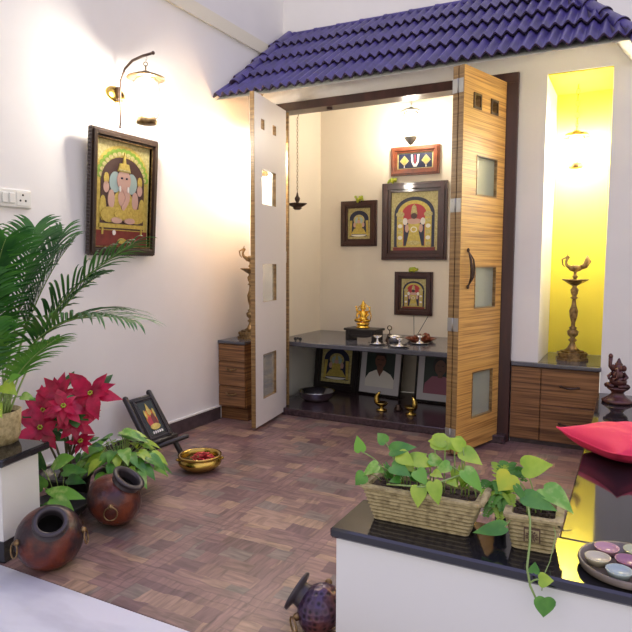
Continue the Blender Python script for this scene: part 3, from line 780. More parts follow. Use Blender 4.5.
# under the shelf
t = thing('steel_basin', 'shiny steel basin with a coiled rim under the altar shelf', 'basin', (-2.12, 4.10, .0505))
B().lathe([(0, .004), (.09, .0), (.125, .03), (.138, .07), (.142, .075), (.13, .07), (.115, .03), (.09, .012), (0, .012)], 40).build('bowl', M['silver'], t)
b = B(); b.lathe([(.0, .03), (.05, .034), (.06, .042), (.0, .05)], 28); b.build('inner_dish', M['silver'], t)
def small_lamp(x, y, label, rz):
    t = thing('brass_lamp', label, 'oil lamp', (x, y, .0505), (0, 0, rz))
    B().lathe([(0, 0), (.036, 0), (.04, .008), (.016, .018), (.014, .026), (.03, .034), (.044, .052), (.046, .060), (.03, .054), (0, .052)], 24).build('lamp_bowl', M['brass'], t)
    b = B(); b.tube(bez((-.030, 0, .05), (-.055, 0, .095), (-.010, 0, .135), 8), [.020, .021, .021, .020, .018, .016, .013, .010, .004], 12); b.build('leaf_back', M['brass'], t)
small_lamp(-1.555, 4.02, 'small brass lamp with curled back in front of the man\'s portrait', 0)
small_lamp(-1.33, 4.0, 'small brass lamp with curled back between the two portraits', 2.6)
b = B(); b.lathe([(0, 0), (.03, 0), (.035, .012), (.02, .03), (.022, .04), (0, .045)], 20)
tag(b.build('incense_burner', M['bronze'], None, (-1.45, 4.08, .0505)), 'squat dark incense burner standing between the two small brass lamps', 'burner')

# ------------------------------------------------------------------ hanging chain lamps and lanterns
def chain(b, x, y, z0, z1, step=.02, r=.006, th=.0017):
    n = int((z1-z0)/step)
    for k in range(n):
        z = z0+(k+.5)*(z1-z0)/n; pts = []
        for q in range(10):
            a = 2*PI*q/10; u, w = r*math.cos(a), step*.62*math.sin(a)
            pts.append((x+u, y, z+w) if k % 2 else (x, y+u, z+w))
        b.tube(pts, th, 4, closed=True)
t = thing('hanging_oil_lamp', 'dark bronze oil lamp hanging on a long chain inside the altar doorway', 'oil lamp', (-2.228, 3.99, 1.49))
b = B(); chain(b, 0, 0, .13, .665); b.build('chain', M['brass_old'], t)
b = B(); b.tube([(0, 0, .66), (.012, 0, .69), (0, 0, .71), (-.012, 0, .70), (-.016, 0, .735), (-.016, 0, .745)], .003, 6); b.build('hook', M['brass_old'], t)
b = B(); b.lathe([(0, 0), (.02, .0), (.035, .012), (.03, .018), (.055, .030), (.072, .042), (.070, .046), (.04, .04), (0, .038)], 32, mod=lambda r, z, a: r*(1+.10*math.cos(5*a)*(r > .05)))
b.build('lamp_bowl', M['bronze'], t)
b = B(); b.lathe([(.022, .04), (.010, .055), (.018, .07), (.020, .085), (.010, .10), (.006, .12), (.0, .135)], 20); b.build('finial', M['bronze'], t)

def lantern(t, R=.06, H=.2, cap_m='brass_old', base_m='brass_old', cone=False):
    """hurricane lantern hanging from its top at local origin"""
    b = B(); b.ring((0, 0, -.03), .014, .0025, axis='x'); b.ring((0, 0, -.008), .010, .0025, axis='y'); b.build('hanging_ring', M[cap_m], t)
    B().lathe([(0, -.045), (.02, -.046), (.024, -.055), (.06, -.062), (R*1.72, -.078), (R*1.75, -.083), (.05, -.074), (.04, -.08), (.04, -.088), (0, -.086)], 40).build('hood', M[cap_m], t)
    B().lathe([(R*.55, -.082), (R*.95, -.105), (R, -.13), (R, -.08-H*.6), (R*.85, -.08-H*.78), (R*.5, -.08-H*.9)], 36).build('glass_globe', M['lamp_glass'], t)
    z = -.08-H*.9
    if cone: B().lathe([(0, z+.012), (R*.8, z+.008), (R*.95, z), (R*.9, z-.012), (R*.35, z-.05), (0, z-.062)], 32).build('oil_tank', M[base_m], t)
    else: B().lathe([(0, z+.012), (R*.5, z+.008), (R*.8, z-.002), (R*.95, z-.022), (R*.95, z-.035), (R*.6, z-.04), (0, z-.04)], 32).build('oil_tank', M[base_m], t)
    B().lathe([(0, z+.01), (.015, z+.012), (.012, z+.028), (.018, z+.036), (.010, z+.045), (0, z+.045)], 16).build('burner', M[base_m], t)
    b = B()
    for s in (-1, 1):
        b.tube([(s*.04, 0, -.07), (s*R*1.12, 0, -.10), (s*R*1.2, 0, -.14), (s*R*1.2, 0, z+.03), (s*R*.95, 0, z), (s*R*.8, 0, z-.01)], .0028, 6)
    b.build('guard_wire', M['bronze'], t)
    B().ball((0, 0, -.08-H*.45), (.018, .018, .026), 0, 14).build('bulb', M['bulb'], t)
def plight(name, loc, W, col=(1, .9, .75), r=.03):
    l = bpy.data.lights.new(name, 'POINT'); l.energy = W; l.color = col; l.shadow_soft_size = r
    o = bpy.data.objects.new(name, l); COL.objects.link(o); o.location = loc; return o
# wall bracket + lantern
t = thing('wall_bracket', 'curved metal wall bracket with an oval brass plate above the deity painting', 'bracket', (XL, 2.54, 2.015))
b = B(); b.lathe([(0, 0), (.055, 0), (.052, .008), (.03, .016), (0, .018)], 28, 0, axisM((.0005, 0, 0), (1, 0, 0)) @ Matrix.Diagonal((1.35, .8, 1, 1))); b.build('mounting_plate', M['brass'], t)
b = B(); b.tube([(.03, 0, -.175), (.035, 0, -.10), (.035, 0, 0), (.045, 0, .07), (.075, 0, .125), (.13, 0, .16), (.20, 0, .173), (.275, 0, .178)], [.006, .0065, .007, .007, .007, .007, .007, .007], 10)
b.ball((.275, 0, .178), .010); b.ball((.03, 0, -.18), .008); b.build('arm', M['bronze'], t)
b = B(); b.bbox(.012, .036, -.012, .012, -.035, .035, .003); b.build('stem_mount', M['bronze'], t)
b = B(); b.tube([(.225, 0, .172), (.233, 0, .155), (.226, 0, .145), (.222, 0, .152)], .0028, 6); b.build('hook', M['steel'], t)
t = thing('hurricane_lantern', 'lit glass hurricane lantern hanging from the curved wall bracket', 'lantern', (XL+.222, 2.54, 2.152), (0, 0, .6))
lantern(t, .058, .225)
t = thing('hurricane_lantern', 'lit hurricane lantern hanging inside the altar room above the U mark frame', 'lantern', (-1.535, 4.50, 2.31), (0, 0, .3))
lantern(t, .050, .205, 'steel', 'hinge', True)
b = B(); chain(b, 0, 0, 0, .13, .02, .005); b.build('chain', M['brass_old'], t)
# niche lantern on chain
t = thing('hurricane_lantern', 'lit lantern on a chain in the yellow niche above the bird lamp', 'lantern', (-.345, 4.12, 1.955), (0, 0, .3))
lantern(t, .045, .17)
b = B(); chain(b, 0, 0, -.005, .24, .034, .010, .002); b.build('chain', M['brass'], t)
t = thing('hurricane_lantern', 'lit lantern hidden behind the white-faced door above the corner cabinet', 'lantern', (-2.36, 3.72, 1.98), (0, 0, .3))
lantern(t, .045, .17)
b = B(); chain(b, 0, 0, -.005, .32, .03, .008, .002); b.build('chain', M['brass'], t)

# ------------------------------------------------------------------ peacock lamps
def bird_lamp(label, loc, H, rz, sc_=1.0):
    t = thing('bird_lamp', label, 'oil lamp', loc, (0, 0, rz))
    b = B()
    for k, (r, z0, z1) in enumerate(((.085, 0, .014), (.075, .014, .03), (.062, .046, .056), (.080, .03, .046))):
        b.lathe([(0, z0), (r*1.18, z0), (r*1.18, z1), (0, z1)], 8, 0, Matrix.Rotation(PI/8, 4, 'Z') @ Matrix.Diagonal((1, .9, 1, 1)), False)
    b.build('base', M['brass_old'], t)
    s = (H-.16)/.46
    pf = [(.05, .056), (.03, .075), (.018, .10), (.014, .115), (.026, .13), (.012, .145), (.030, .165), (.034, .19), (.018, .205), (.024, .215), (.012, .225), (.012, .25), (.022, .29), (.026, .33), (.014, .37), (.010, .41), (.024, .42), (.012, .43), (.020, .45), (.024, .475), (.012, .495), (.018, .505)]
    pf = [(r, .056+(z-.056)*s) for r, z in pf]
    B().lathe([(0, .056)]+pf+[(0, pf[-1][1])], 24).build('column', M['brass_old'], t)
    zt = pf[-1][1]
    b = B(); b.lathe([(0, 0), (.02, 0), (.040, .012), (.062, .028), (.073, .034), (.070, .038), (.05, .030), (0, .026)], 36, mod=lambda r, z, a: r*(1+.14*abs(math.cos(2.5*a))**6*(r > .055)), M=T(0, 0, zt)); b.build('oil_dish', M['brass_old'], t)
    b = B(T(0, 0, zt+.03))
    b.lathe([(0, 0), (.012, 0), (.010, .014), (.018, .022), (.010, .032), (.008, .05), (.016, .056), (0, .06)], 16)
    b.build('dish_stem', M['brass_old'], t)
    b = B(T(0, 0, zt+.074))
    b.ball((0, 0, .03), (.040, .018, .022), 0, 16)
    b.tube(bez((-.028, 0, .035), (-.07, 0, .05), (-.045, 0, .095), 8), [.014, .012, .010, .009, .008, .007, .007, .008, .009], 10)
    b.ball((-.047, 0, .097), (.013, .010, .011)); b.tube([(-.055, 0, .097), (-.078, 0, .085), (-.074, 0, .055), (-.062, 0, .04)], [.006, .005, .004, .002], 8)
    b.tube([(.03, 0, .035), (.055, 0, .045), (.07, 0, .075), (.065, 0, .11)], [.014, .018, .020, .004], 10)
    b.tube([(-.047, 0, .105), (-.045, 0, .122)], [.004, .002], 6)
    for q in (-1, 1): b.ball((.005, q*.016, .035), (.026, .006, .014), 0, 10)
    b.build('bird', M['brass_old'], t)
    return t
t = bird_lamp('tall aged-brass oil lamp topped by a peacock in the yellow niche', (-.318, 4.07, .5055), .575, .25)
t2 = dup(t, (-2.425, 3.66, .5605), (0, 0, .5), 'aged-brass peacock oil lamp on the corner cabinet, half behind white-faced door')

# ------------------------------------------------------------------ seat things: idol, cushion, tray
t = thing('ganesha_idol', 'dark red-brown elephant-headed figurine at the far end of granite seat', 'figurine', (-.048, 3.60, .3605), (0, 0, -.2))
B().lathe([(0, 0), (.075, 0), (.078, .012), (.066, .02), (.045, .034), (.030, .05), (.034, .06), (.052, .074), (.054, .082), (0, .085)], 28).build('pedestal', M['copper_dark'], t)
b = B()
b.ball((0, 0, .115), (.044, .036, .036)); b.ball((0, -.006, .145), (.030, .026, .034)); b.ball((0, -.008, .185), (.022, .021, .024))
b.tube([(0, -.026, .185), (.004, -.040, .165), (.006, -.044, .14), (-.008, -.044, .122)], [.010, .008, .007, .005], 8)
for s in (-1, 1):
    b.ball((s*.026, -.002, .186), (.014, .004, .018), 0, 12)
    b.tube([(s*.01, -.01, .095), (s*.050, -.02, .092), (s*.012, -.045, .09)], [.016, .015, .009], 8)
    b.tube([(s*.025, 0, .16), (s*.045, -.015, .14), (s*.035, -.04, .13)], [.010, .009, .007], 8)
b.tube([(-.025, .005, .165), (-.044, .004, .19), (-.042, .002, .235)], [.010, .009, .011], 8); b.ball((-.042, .002, .245), (.012, .008, .016), 0, 10)
b.lathe([(.018, .20), (.020, .206), (.013, .216), (.005, .236), (0, .24)], 14)
b.build('figure', M['copper_dark'], t)

def cushion(W, D, H):
    n = 40; b = B(); vs = []; fs = []
    for side in (1, -1):
        for i in range(n+1):
            for j in range(n+1):
                u, v = 2*i/n-1, 2*j/n-1
                pin = 1-.07*(1-u*u)*abs(v)**3; piv = 1-.07*(1-v*v)*abs(u)**3
                x, y = u*W/2*piv, v*D/2*pin
                e = max(0, (1-abs(u)**2.6))*max(0, (1-abs(v)**2.6)); z = side*H/2*e**.55
                z += side*.004*math.sin(9*u+4*v)*e**.3 * .6 + (.018*(abs(u)*abs(v))**3)
                vs.append((x, y, z))
    N1 = (n+1)*(n+1)
    for k in range(2):
        for i in range(n):
            for j in range(n):
                a = k*N1+i*(n+1)+j; f = (a, a+1, a+n+2, a+n+1); fs.append(f if k else f[::-1])
    b.add(vs, fs, 0, True); return b
t = thing('cushion', 'plump crimson red square cushion lying on the black granite seat', 'cushion', (.004, 2.59, .4195), (0, 0, math.radians(40)))
cb = cushion(.36, .36, .115); cb.build('cover', M['cushion'], t)
b = B(); pts = []
for k in range(80):
    a = k/80*4; s = int(a); f = (a-s)*2-1
    u, v = ((f, -1), (1, f), (-f, 1), (-1, -f))[s]
    piv = 1-.07*(1-v*v)*abs(u)**3; pin = 1-.07*(1-u*u)*abs(v)**3
    pts.append((u*.18*piv, v*.18*pin, .018*(abs(u)*abs(v))**3))
b.tube(pts, .0035, 6, closed=True); b.build('piping', M['cushion'], t)

t = thing('candle_tray', 'round tray under glass holding six coloured tea light cups', 'tray', (.018, 1.605, .3605))
B().lathe([(0, 0), (.095, 0), (.108, .006), (.112, .018), (.110, .024), (.104, .022), (.1, .012), (0, .010)], 48).build('dish', mat('grey_brown_ceramic', (.20, .16, .12), .35, var=.3, vscale=30), t)
cc = [('pinkish_wax', (.50, .27, .30)), ('cream_wax', (.55, .50, .34)), ('aqua_wax', (.36, .44, .42)), ('coral_wax', (.58, .30, .26)), ('blue_wax', (.38, .43, .50)), ('lime_wax', (.46, .48, .28)), ('plum_wax', (.32, .14, .20))]
for k in range(7):
    a = PI*.75+k*2*PI/6; r = .068 if k < 6 else 0
    x, y = r*math.cos(a), r*math.sin(a)
    c = B(T(x, y, .0115)); c.lathe([(0, 0), (.022, 0), (.028, .014), (.030, .018), (.027, .0175), (.024, .011), (0, .010)], 24)
    o = c.build('tea_light_cup', mat(cc[k][0], cc[k][1], .25), t)
    plabel(o, cc[k][0].split('_')[0]+' coloured cup')

# ------------------------------------------------------------------ granite ledge planters
def ribbed_box(w0, d0, w1, d1, h, rows, wall=.014, mi=0):
    """tapered trough, open on top, horizontal ribs; bottom w0,d0, top w1,d1"""
    b = B(); prof = []
    n = rows*4
    for i in range(n+1):
        t_ = i/n; prof.append((t_, .0022*math.sin(2*PI*rows*t_)))
    vs = []
    def ringpts(w, d, z, rr=.012):
        pts = []
        for cx, cy, a0 in ((w/2-rr, d/2-rr, 0), (-w/2+rr, d/2-rr, PI/2), (-w/2+rr, -d/2+rr, PI), (w/2-rr, -d/2+rr, 1.5*PI)):
            for k in range(4):
                a = a0+PI/2*k/3; pts.append((cx+rr*math.cos(a), cy+rr*math.sin(a), z))
        return pts
    rings = [ringpts((w0+(w1-w0)*t_)+2*o, (d0+(d1-d0)*t_)+2*o, h*t_) for t_, o in prof]
    rings.append(ringpts(w1+.010, d1+.010, h*.985)); rings.append(ringpts(w1+.010, d1+.010, h*1.06)); rings.append(ringpts(w1-2*wall, d1-2*wall, h*1.06)); rings.append(ringpts(w1-2*wall-.01, d1-2*wall-.01, h*.8))
    for r in rings: vs += r
    m = 16; fs = []
    for i in range(len(rings)-1):
        for k in range(m):
            k2 = (k+1) % m; fs.append((i*m+k, i*m+k2, (i+1)*m+k2, (i+1)*m+k))
    fs.append(tuple(range(m))[::-1]); fs.append(tuple((len(rings)-1)*m+k for k in range(m)))
    b.add(vs, fs, mi, False); return b
def soil(parent, w, d, z, seed=1):
    random.seed(seed); b = B(); b.box(-w/2, w/2, -d/2, d/2, z-.01, z)
    for k in range(60): b.ball((random.uniform(-w/2, w/2)*.95, random.uniform(-d/2, d/2)*.95, z), (random.uniform(.004, .012), random.uniform(.004, .012), random.uniform(.002, .008)), 0, 6)
    return b.build('soil', M['soil'], parent)
LEAFN = [0]
def pleaf(parent, root, tip, nrm, L, W, m, kind='heart', droop=.25, dirv=None, stem_m='stem', stem=True, sr=.002, name='leaf'):
    """leaf with petiole: from root to tip point, blade continues in dirv"""
    root, tip = V(root), V(tip); d = V(dirv) if dirv is not None else V((tip-root).x*1.0 or .1, )
    b = B()
    if stem: b.tube(bez(root, (root+tip)/2+V((0, 0, .25*(tip-root).length)) if tip.z < root.z+.05 else root+V((0, 0, .6*(tip.z-root.z))), tip, 8), sr, 5, 1)
    b.leaf(tip, d, nrm, L, W, kind, droop, 0)
    LEAFN[0] += 1
    return b.build(name, [M[m], M[stem_m]], parent)

# trough
tr = thing('trough_planter', 'long straw-coloured ribbed trough planter of lime pothos on granite ledge', 'planter', (-.505, 1.650, .3605), (0, 0, .02))
ribbed_box(.27, .095, .335, .135, .098, 9).build('trough', M['stoneware'], tr)
soil(tr, .305, .105, .092, 3)
for s in (-1, 1):
    B().tube([(s*.172, -.06, .100), (s*.176, -.02, .112), (s*.176, .02, .112), (s*.172, .06, .100)], [.008, .011, .011, .008], 8).build('rim_roll', M['stoneware'], tr)
def rel(t, p):
    q = V(p)-t.location; q.rotate(Euler((0, 0, -t.rotation_euler.z))); return q
TC = V((.45, -.9, .3))  # rough way the leaves face: towards the light from the room
data = [ # root(x), tip world, dir, normal, L, W, mat
 (-.62, (-.690, 1.62, .548), (-.2, -.1, .85), (.3, -.9, .3), .048, .036, 'lf_pothos', .1),
 (-.64, (-.665, 1.59, .490), (-.5, -.3, -.6), (.1, -.8, .5), .042, .044, 'lf_green', .2),
 (-.58, (-.600, 1.63, .560), (.9, 0, .35), (-.2, -.7, .7), .075, .050, 'lf_green', .2),
 (-.59, (-.628, 1.66, .572), (-.5, .3, .3), (0, -.8, .5), .050, .036, 'lf_green', .2),
 (-.57, (-.585, 1.60, .525), (.9, -.2, -.1), (0, -.6, .8), .060, .048, 'lf_green', .3),
 (-.60, (-.628, 1.60, .520), (-.6, -.3, -.3), (0, -.6, .8), .052, .042, 'lf_pothos', .3),
 (-.56, (-.572, 1.62, .555), (.7, -.2, -.25), (.1, -.8, .5), .055, .044, 'lf_lime', .2),
 (-.53, (-.530, 1.63, .545), (.9, .1, -.1), (0, -.7, .7), .058, .048, 'lf_lime', .3),
 (-.52, (-.515, 1.61, .520), (.5, -.4, -.3), (0, -.7, .7), .050, .042, 'lf_pothos', .3),
 (-.50, (-.500, 1.585, .485), (.1, -.5, -.9), (.2, -.9, .3), .056, .046, 'lf_lime', .1),
 (-.46, (-.460, 1.585, .505), (.35, -.4, -.8), (.2, -.9, .3), .062, .044, 'lf_lime', .1),
 (-.49, (-.492, 1.65, .545), (.8, .2, -.1), (0, -.6, .8), .050, .044, 'lf_pothos', .3),
 (-.47, (-.490, 1.68, .590), (.95, -.1, .0), (-.1, -.75, .6), .080, .052, 'lf_lime', .2),
 (-.45, (-.455, 1.68, .595), (-.9, -.2, .0), (.1, -.75, .6), .050, .045, 'lf_lime', .2),
 (-.42, (-.430, 1.68, .600), (.7, -.2, -.5), (.1, -.8, .5), .055, .046, 'lf_lime', .2),
 (-.40, (-.405, 1.67, .575), (.95, -.2, -.3), (0, -.6, .8), .065, .052, 'lf_lime', .2),
 (-.39, (-.400, 1.66, .590), (-.5, -.2, .4), (0, -.8, .5), .045, .038, 'lf_lime', .2),
 (-.38, (-.385, 1.62, .540), (.8, -.3, -.55), (.2, -.7, .7), .072, .046, 'lf_pothos', .3),
 (-.36, (-.430, 1.64, .540), (-.5, -.2, -.2), (0, -.7, .7), .046, .038, 'lf_pothos', .3),
 (-.62, (-.640, 1.62, .500), (.6, -.5, .2), (0, -.7, .7), .034, .028, 'lf_pothos', .3),
 (-.57, (-.560, 1.60, .490), (-.7, -.5, .0), (0, -.7, .7), .032, .026, 'lf_green', .3),
 (-.48, (-.475, 1.63, .515), (.7, -.5, .1), (0, -.6, .8), .036, .030, 'lf_lime', .3),
 (-.43, (-.425, 1.62, .505), (.6, -.6, .0), (0, -.6, .8), .034, .028, 'lf_lime', .3),
 (-.51, (-.535, 1.64, .515), (-.8, -.3, .2), (0, -.6, .8), .036, .030, 'lf_lime', .3),
 (-.55, (-.545, 1.66, .530), (.3, .2, .2), (0, -.8, .5), .050, .042, 'lf_lime', .3),
]
for r, tip, d, n, L, W, m, dr in data:
    pleaf(tr, rel(tr, (r, 1.66, .452)), rel(tr, tip), n, L, W, m, 'heart', dr, d)
# tuft of small ferny leaves
for k, (cx, cz) in enumerate(((-.405, .52), (-.53, .50), (-.60, .50))):
    b = B(); random.seed(k+50)
    for q in range(40):
        a = random.uniform(0, 2*PI); rr = random.uniform(.01, .038)
        p0 = rel(tr, (cx, 1.66, .455)); p1 = rel(tr, (cx+rr*math.cos(a), 1.66+rr*math.sin(a)*.7, cz+random.uniform(-.03, .012)))
        b.leaf(p0+(p1-p0)*.5, (p1-p0), (0, -.5, .8), (p1-p0).length*.6, .009, 'lance', .2)
    b.build('leaf_tuft', M['lf_lime' if k == 0 else 'lf_green'], tr)
b = B(); b.tube([rel(tr, p) for p in [(-.60, 1.60, .47), (-.55, 1.58, .482), (-.49, 1.585, .486), (-.45, 1.60, .50), (-.40, 1.63, .52)]], .0025, 6); b.build('runner_stem', M['stem'], tr)

# small square pot
sp_ = thing('square_planter', 'small square straw-coloured pot with a stamped sun and trailing pothos', 'planter', (-.205, 1.652, .3605), (0, 0, .06))
ribbed_box(.098, .098, .135, .135, .090, 8).build('pot', M['stoneware'], sp_)
soil(sp_, .108, .108, .084, 9)
# stamped emblem
tilt = math.atan2((.135-.098)/2, .09); EM = T(0, -.0615, .048) @ Matrix.Rotation(tilt, 4, 'X')
b = B(EM)
b.box(-.020, .020, -.003, .004, -.020, .020, 0)
b.box(-.017, .017, -.0045, .004, -.017, .017, 1)
for k in range(12):
    a = k*PI/6; b.prism([(.0155*math.cos(a-.12), .0155*math.sin(a-.12)), (.0155*math.cos(a+.12), .0155*math.sin(a+.12)), (.009*math.cos(a+.2), .009*math.sin(a+.2)), (.009*math.cos(a-.2), .009*math.sin(a-.2))], -.0058, .0, 0)
b.disc(0, 0, .007, .007, -.006, 0, 0, 16)
b.build('stamp', [M['stone_dark'], M['stoneware']], sp_)
def rl(p): return rel(sp_, p)
for r, tip, d, n, L, W, m, dr in [
 ((-.205, 1.66), (-.238, 1.66, .560), (.95, -.1, .25), (-.1, -.95, .3), .075, .060, 'lf_lime', .15),
 ((-.215, 1.66), (-.265, 1.63, .545), (-.45, -.2, -.75), (.2, -.9, .3), .056, .064, 'lf_yellow', .1),
 ((-.20, 1.64), (-.228, 1.62, .495), (.9, -.25, -.1), (0, -.7, .7), .085, .050, 'lf_green', .2),
 ((-.19, 1.66), (-.185, 1.66, .510), (.8, -.5, -.15), (.1, -.45, .9), .088, .070, 'lf_pothos', .35),
 ((-.22, 1.63), (-.250, 1.62, .520), (.55, -.1, -.75), (.3, -.8, .5), .058, .022, 'lf_green', .0),
 ((-.24, 1.61), (-.265, 1.57, .425), (-.95, -.1, -.30), (.0, -.75, .65), .085, .040, 'lf_green', .05)]:
    pleaf(sp_, rl((r[0], r[1], .445)), rl(tip), n, L, W, m, 'heart', dr, d)
vp = [(-.215, 1.63, .45), (-.212, 1.585, .482), (-.203, 1.558, .46), (-.200, 1.546, .41), (-.196, 1.48, .375), (-.185, 1.462, .34), (-.170, 1.462, .31), (-.155, 1.462, .315)]
b = B(); b.tube([rl(p) for p in vp], .0028, 6); b.build('trailing_stem', M['stem'], sp_)
pleaf(sp_, rl((-.158, 1.462, .315)), rl((-.152, 1.458, .322)), (.3, -.95, .2), .048, .050, 'lf_green', 'heart', .05, (0, -.1, -1), stem=False)
pleaf(sp_, rl((-.187, 1.463, .345)), rl((-.165, 1.460, .362)), (.2, -.9, .4), .032, .034, 'lf_lime', 'heart', .15, (.95, 0, .1))
pleaf(sp_, rl((-.192, 1.466, .36)), rl((-.178, 1.460, .375)), (.2, -.9, .4), .026, .026, 'lf_green', 'heart', .15, (.1, 0, 1), stem=False)
b = B(); b.tube([rl(p) for p in [(-.155, 1.60, .45), (-.143, 1.57, .43), (-.152, 1.545, .37), (-.158, 1.475, .365), (-.160, 1.472, .33)]], .0012, 5); b.build('dry_root', M['stem'], sp_)
b = B(); b.tube([rl(p) for p in [(-.150, 1.60, .448), (-.125, 1.58, .440), (-.108, 1.58, .446)]], [.003, .0022, .001], 6); b.build('twig', M['stem_dark'], sp_)

# fern between them
fe = thing('fern_pot', 'feathery green fern in a small dark pot between the two stone planters', 'plant', (-.300, 1.705, .3605))
B().lathe([(0, 0), (.014, 0), (.017, .045), (.019, .05), (.016, .048), (0, .045)], 20).build('pot', M['iron'], fe)
random.seed(4)
FD = [(-.03, -.05, .10), (-.01, -.06, .09), (.012, -.06, .08), (.030, -.05, .10), (-.035, -.03, .13), (.0, -.04, .13), (.03, -.03, .14), (.045, .0, .17), (.02, .0, .20), (-.01, .0, .19), (.035, .02, .18), (-.02, -.06, .05), (.01, -.07, .05), (.03, -.065, .06)]
for k, (dx, dy, hz) in enumerate(FD):
    b = B(); pts = bez((0, 0, .045), (dx*.4, dy*.5, .05+hz*.95), (dx*1.3, dy*1.2, .02+hz*.75), 14); b.tube(pts, .0012, 4)
    for i in range(2, 15):
        for s in (-1, 1):
            L = .020*math.sin(PI*min(1, (i+1)/16))+.007
            b.leaf(pts[i], (s*.8, -.15, .25), (0, -.9, .4), L, .0085, 'lance', .1)
    b.build('frond', M['lf_green' if k % 3 else 'lf_lime'], fe)

# ------------------------------------------------------------------ areca palm on the low wall
pm = thing('potted_palm', 'tall areca palm in a woven reed pot on the low wall', 'plant', (-2.200, 1.500, .3955))
B().lathe([(0, 0), (.085, 0), (.096, .03), (.100, .10), (.102, .125), (.096, .127), (.092, .105), (0, .10)], 40, mod=lambda r, z, a: r*(1+.012*math.sin(40*a)*(r > .05))).build('pot', M['reed'], pm)
b = B(); b.lathe([(0, .106), (.094, .106)], 24); b.build('soil', M['soil'], pm)
def frond(parent, p0, p1, p2, n=24, LL=.17, w=.011, m='lf_palm', start=.35, droop=.5, side=None):
    """rachis from p0 curving past p1 to p2; leaflets from start"""
    b = B(); pts = bez(p0, p1, p2, 30); rad = [.0042*(1-.8*i/30) for i in range(31)]
    b.tube(pts, rad, 6, 1)
    for k in range(n):
        f = start+(1-start)*(k+.5)/n; i = f*30; i0 = min(29, int(i)); p = pts[i0].lerp(pts[i0+1], i-i0); tg = (pts[i0+1]-pts[i0]).normalized()
        sdv = tg.cross(V((0, 0, 1)))
        if sdv.length < .2: sdv = V((.6, -.8, 0))
        sdv.normalize(); upv = sdv.cross(tg).normalized()
        g = (f-start)/(1-start); L = LL*(.45+.55*math.sin(PI*min(1, .18+g*.85)))*random.uniform(.9, 1.08)
        for s in (-1, 1):
            d0 = (tg*(.75+.5*g) + sdv*s*.85 + upv*.28 + V((random.gauss(0, .05), random.gauss(0, .05), random.gauss(0, .05)))).normalized()
            vs = []; q = p.copy(); d = d0.copy(); nseg = 6
            for j in range(nseg+1):
                t_ = j/nseg; ww = w*(.35+.65*math.sin(PI*min(1, .15+t_*.85)))*(1-t_*.2) if j < nseg else .0004
                wv = d.cross(upv).normalized()
                if wv.length < .1: wv = V((1, 0, 0))
                vs += [q-wv*ww/2, q+upv*ww*.15, q+wv*ww/2]
                q = q+d*(L/nseg); d = (d+V((0, 0, -droop*.11*(1+t_*2)))).normalized()
            fs = []
            for j in range(nseg):
                a = j*3; fs += [(a, a+1, a+4, a+3), (a+1, a+2, a+5, a+4)]
            b.add(vs, fs, 0, True)
    return b.build('frond', [M[m], M['stem']], parent)
random.seed(11)
FR = [ # base offset, middle and tip of each frond
 ((.06, 0), (-1.99, 1.50, .98), (-1.50, 1.56, .90), 'lf_palm', .22),
 ((.05, .02), (-2.04, 1.58, .95), (-1.66, 1.72, 1.17), 'lf_palm', .21),
 ((.03, .01), (-2.08, 1.60, 1.00), (-1.98, 1.72, 1.18), 'lf_palm', .17),
 ((.05, .03), (-2.00, 1.62, .95), (-1.86, 1.75, 1.05), 'lf_palm', .16),
 ((.0, 0), (-2.14, 1.45, 1.00), (-1.97, 1.42, 1.18), 'lf_palm', .19),
 ((-.02, 0), (-2.18, 1.42, .95), (-2.08, 1.34, 1.14), 'lf_palm_light', .19),
 ((-.03, .02), (-2.20, 1.5, 1.0), (-2.18, 1.40, 1.22), 'lf_palm', .20),
 ((-.04, 0), (-2.22, 1.5, .95), (-2.28, 1.40, 1.22), 'lf_palm', .2),
 ((-.04, -.02), (-2.16, 1.38, .85), (-2.18, 1.26, 1.14), 'lf_palm_light', .2),
 ((.0, -.02), (-2.10, 1.40, .85), (-1.96, 1.30, 1.06), 'lf_palm', .17),
 ((.01, -.03), (-2.08, 1.38, .80), (-2.02, 1.26, 1.00), 'lf_palm', .16),
 ((.03, .03), (-2.06, 1.58, 1.0), (-2.06, 1.74, 1.22), 'lf_palm', .19),
 ((-.03, -.03), (-2.16, 1.42, .80), (-2.20, 1.30, .95), 'lf_palm', .17),
 ((.045, -.01), (-2.02, 1.46, .72), (-1.76, 1.46, .84), 'lf_palm_light', .12),
 ((.02, -.01), (-2.08, 1.42, .75), (-1.98, 1.36, .88), 'lf_palm_light', .14),
 ((.0, -.03), (-2.12, 1.40, .70), (-2.08, 1.30, .84), 'lf_palm', .15),
 ((-.01, .03), (-2.13, 1.60, 1.0), (-2.20, 1.72, 1.24), 'lf_palm', .2),
]
for (bx, by), mid, tip, m, LL in FR:
    p0 = V((bx, by, .105)); p1 = V(mid)-pm.location; p2 = V(tip)-pm.location
    frond(pm, p0, p1, p2, 24, LL*1.2, .0135, m, .38, .9)
b = B(); random.seed(3)
for k in range(16):
    a = random.uniform(0, 2*PI); r = random.uniform(.01, .075)
    b.tube(bez((r*math.cos(a), r*math.sin(a), .1), (r*1.1*math.cos(a), r*1.1*math.sin(a), .25), (r*1.3*math.cos(a)+random.gauss(0, .02), r*1.2*math.sin(a), random.uniform(.28, .45)), 6), [.004, .0038, .0035, .003, .0025, .002, .0015], 5)
b.build('cane', M['stem'], pm)
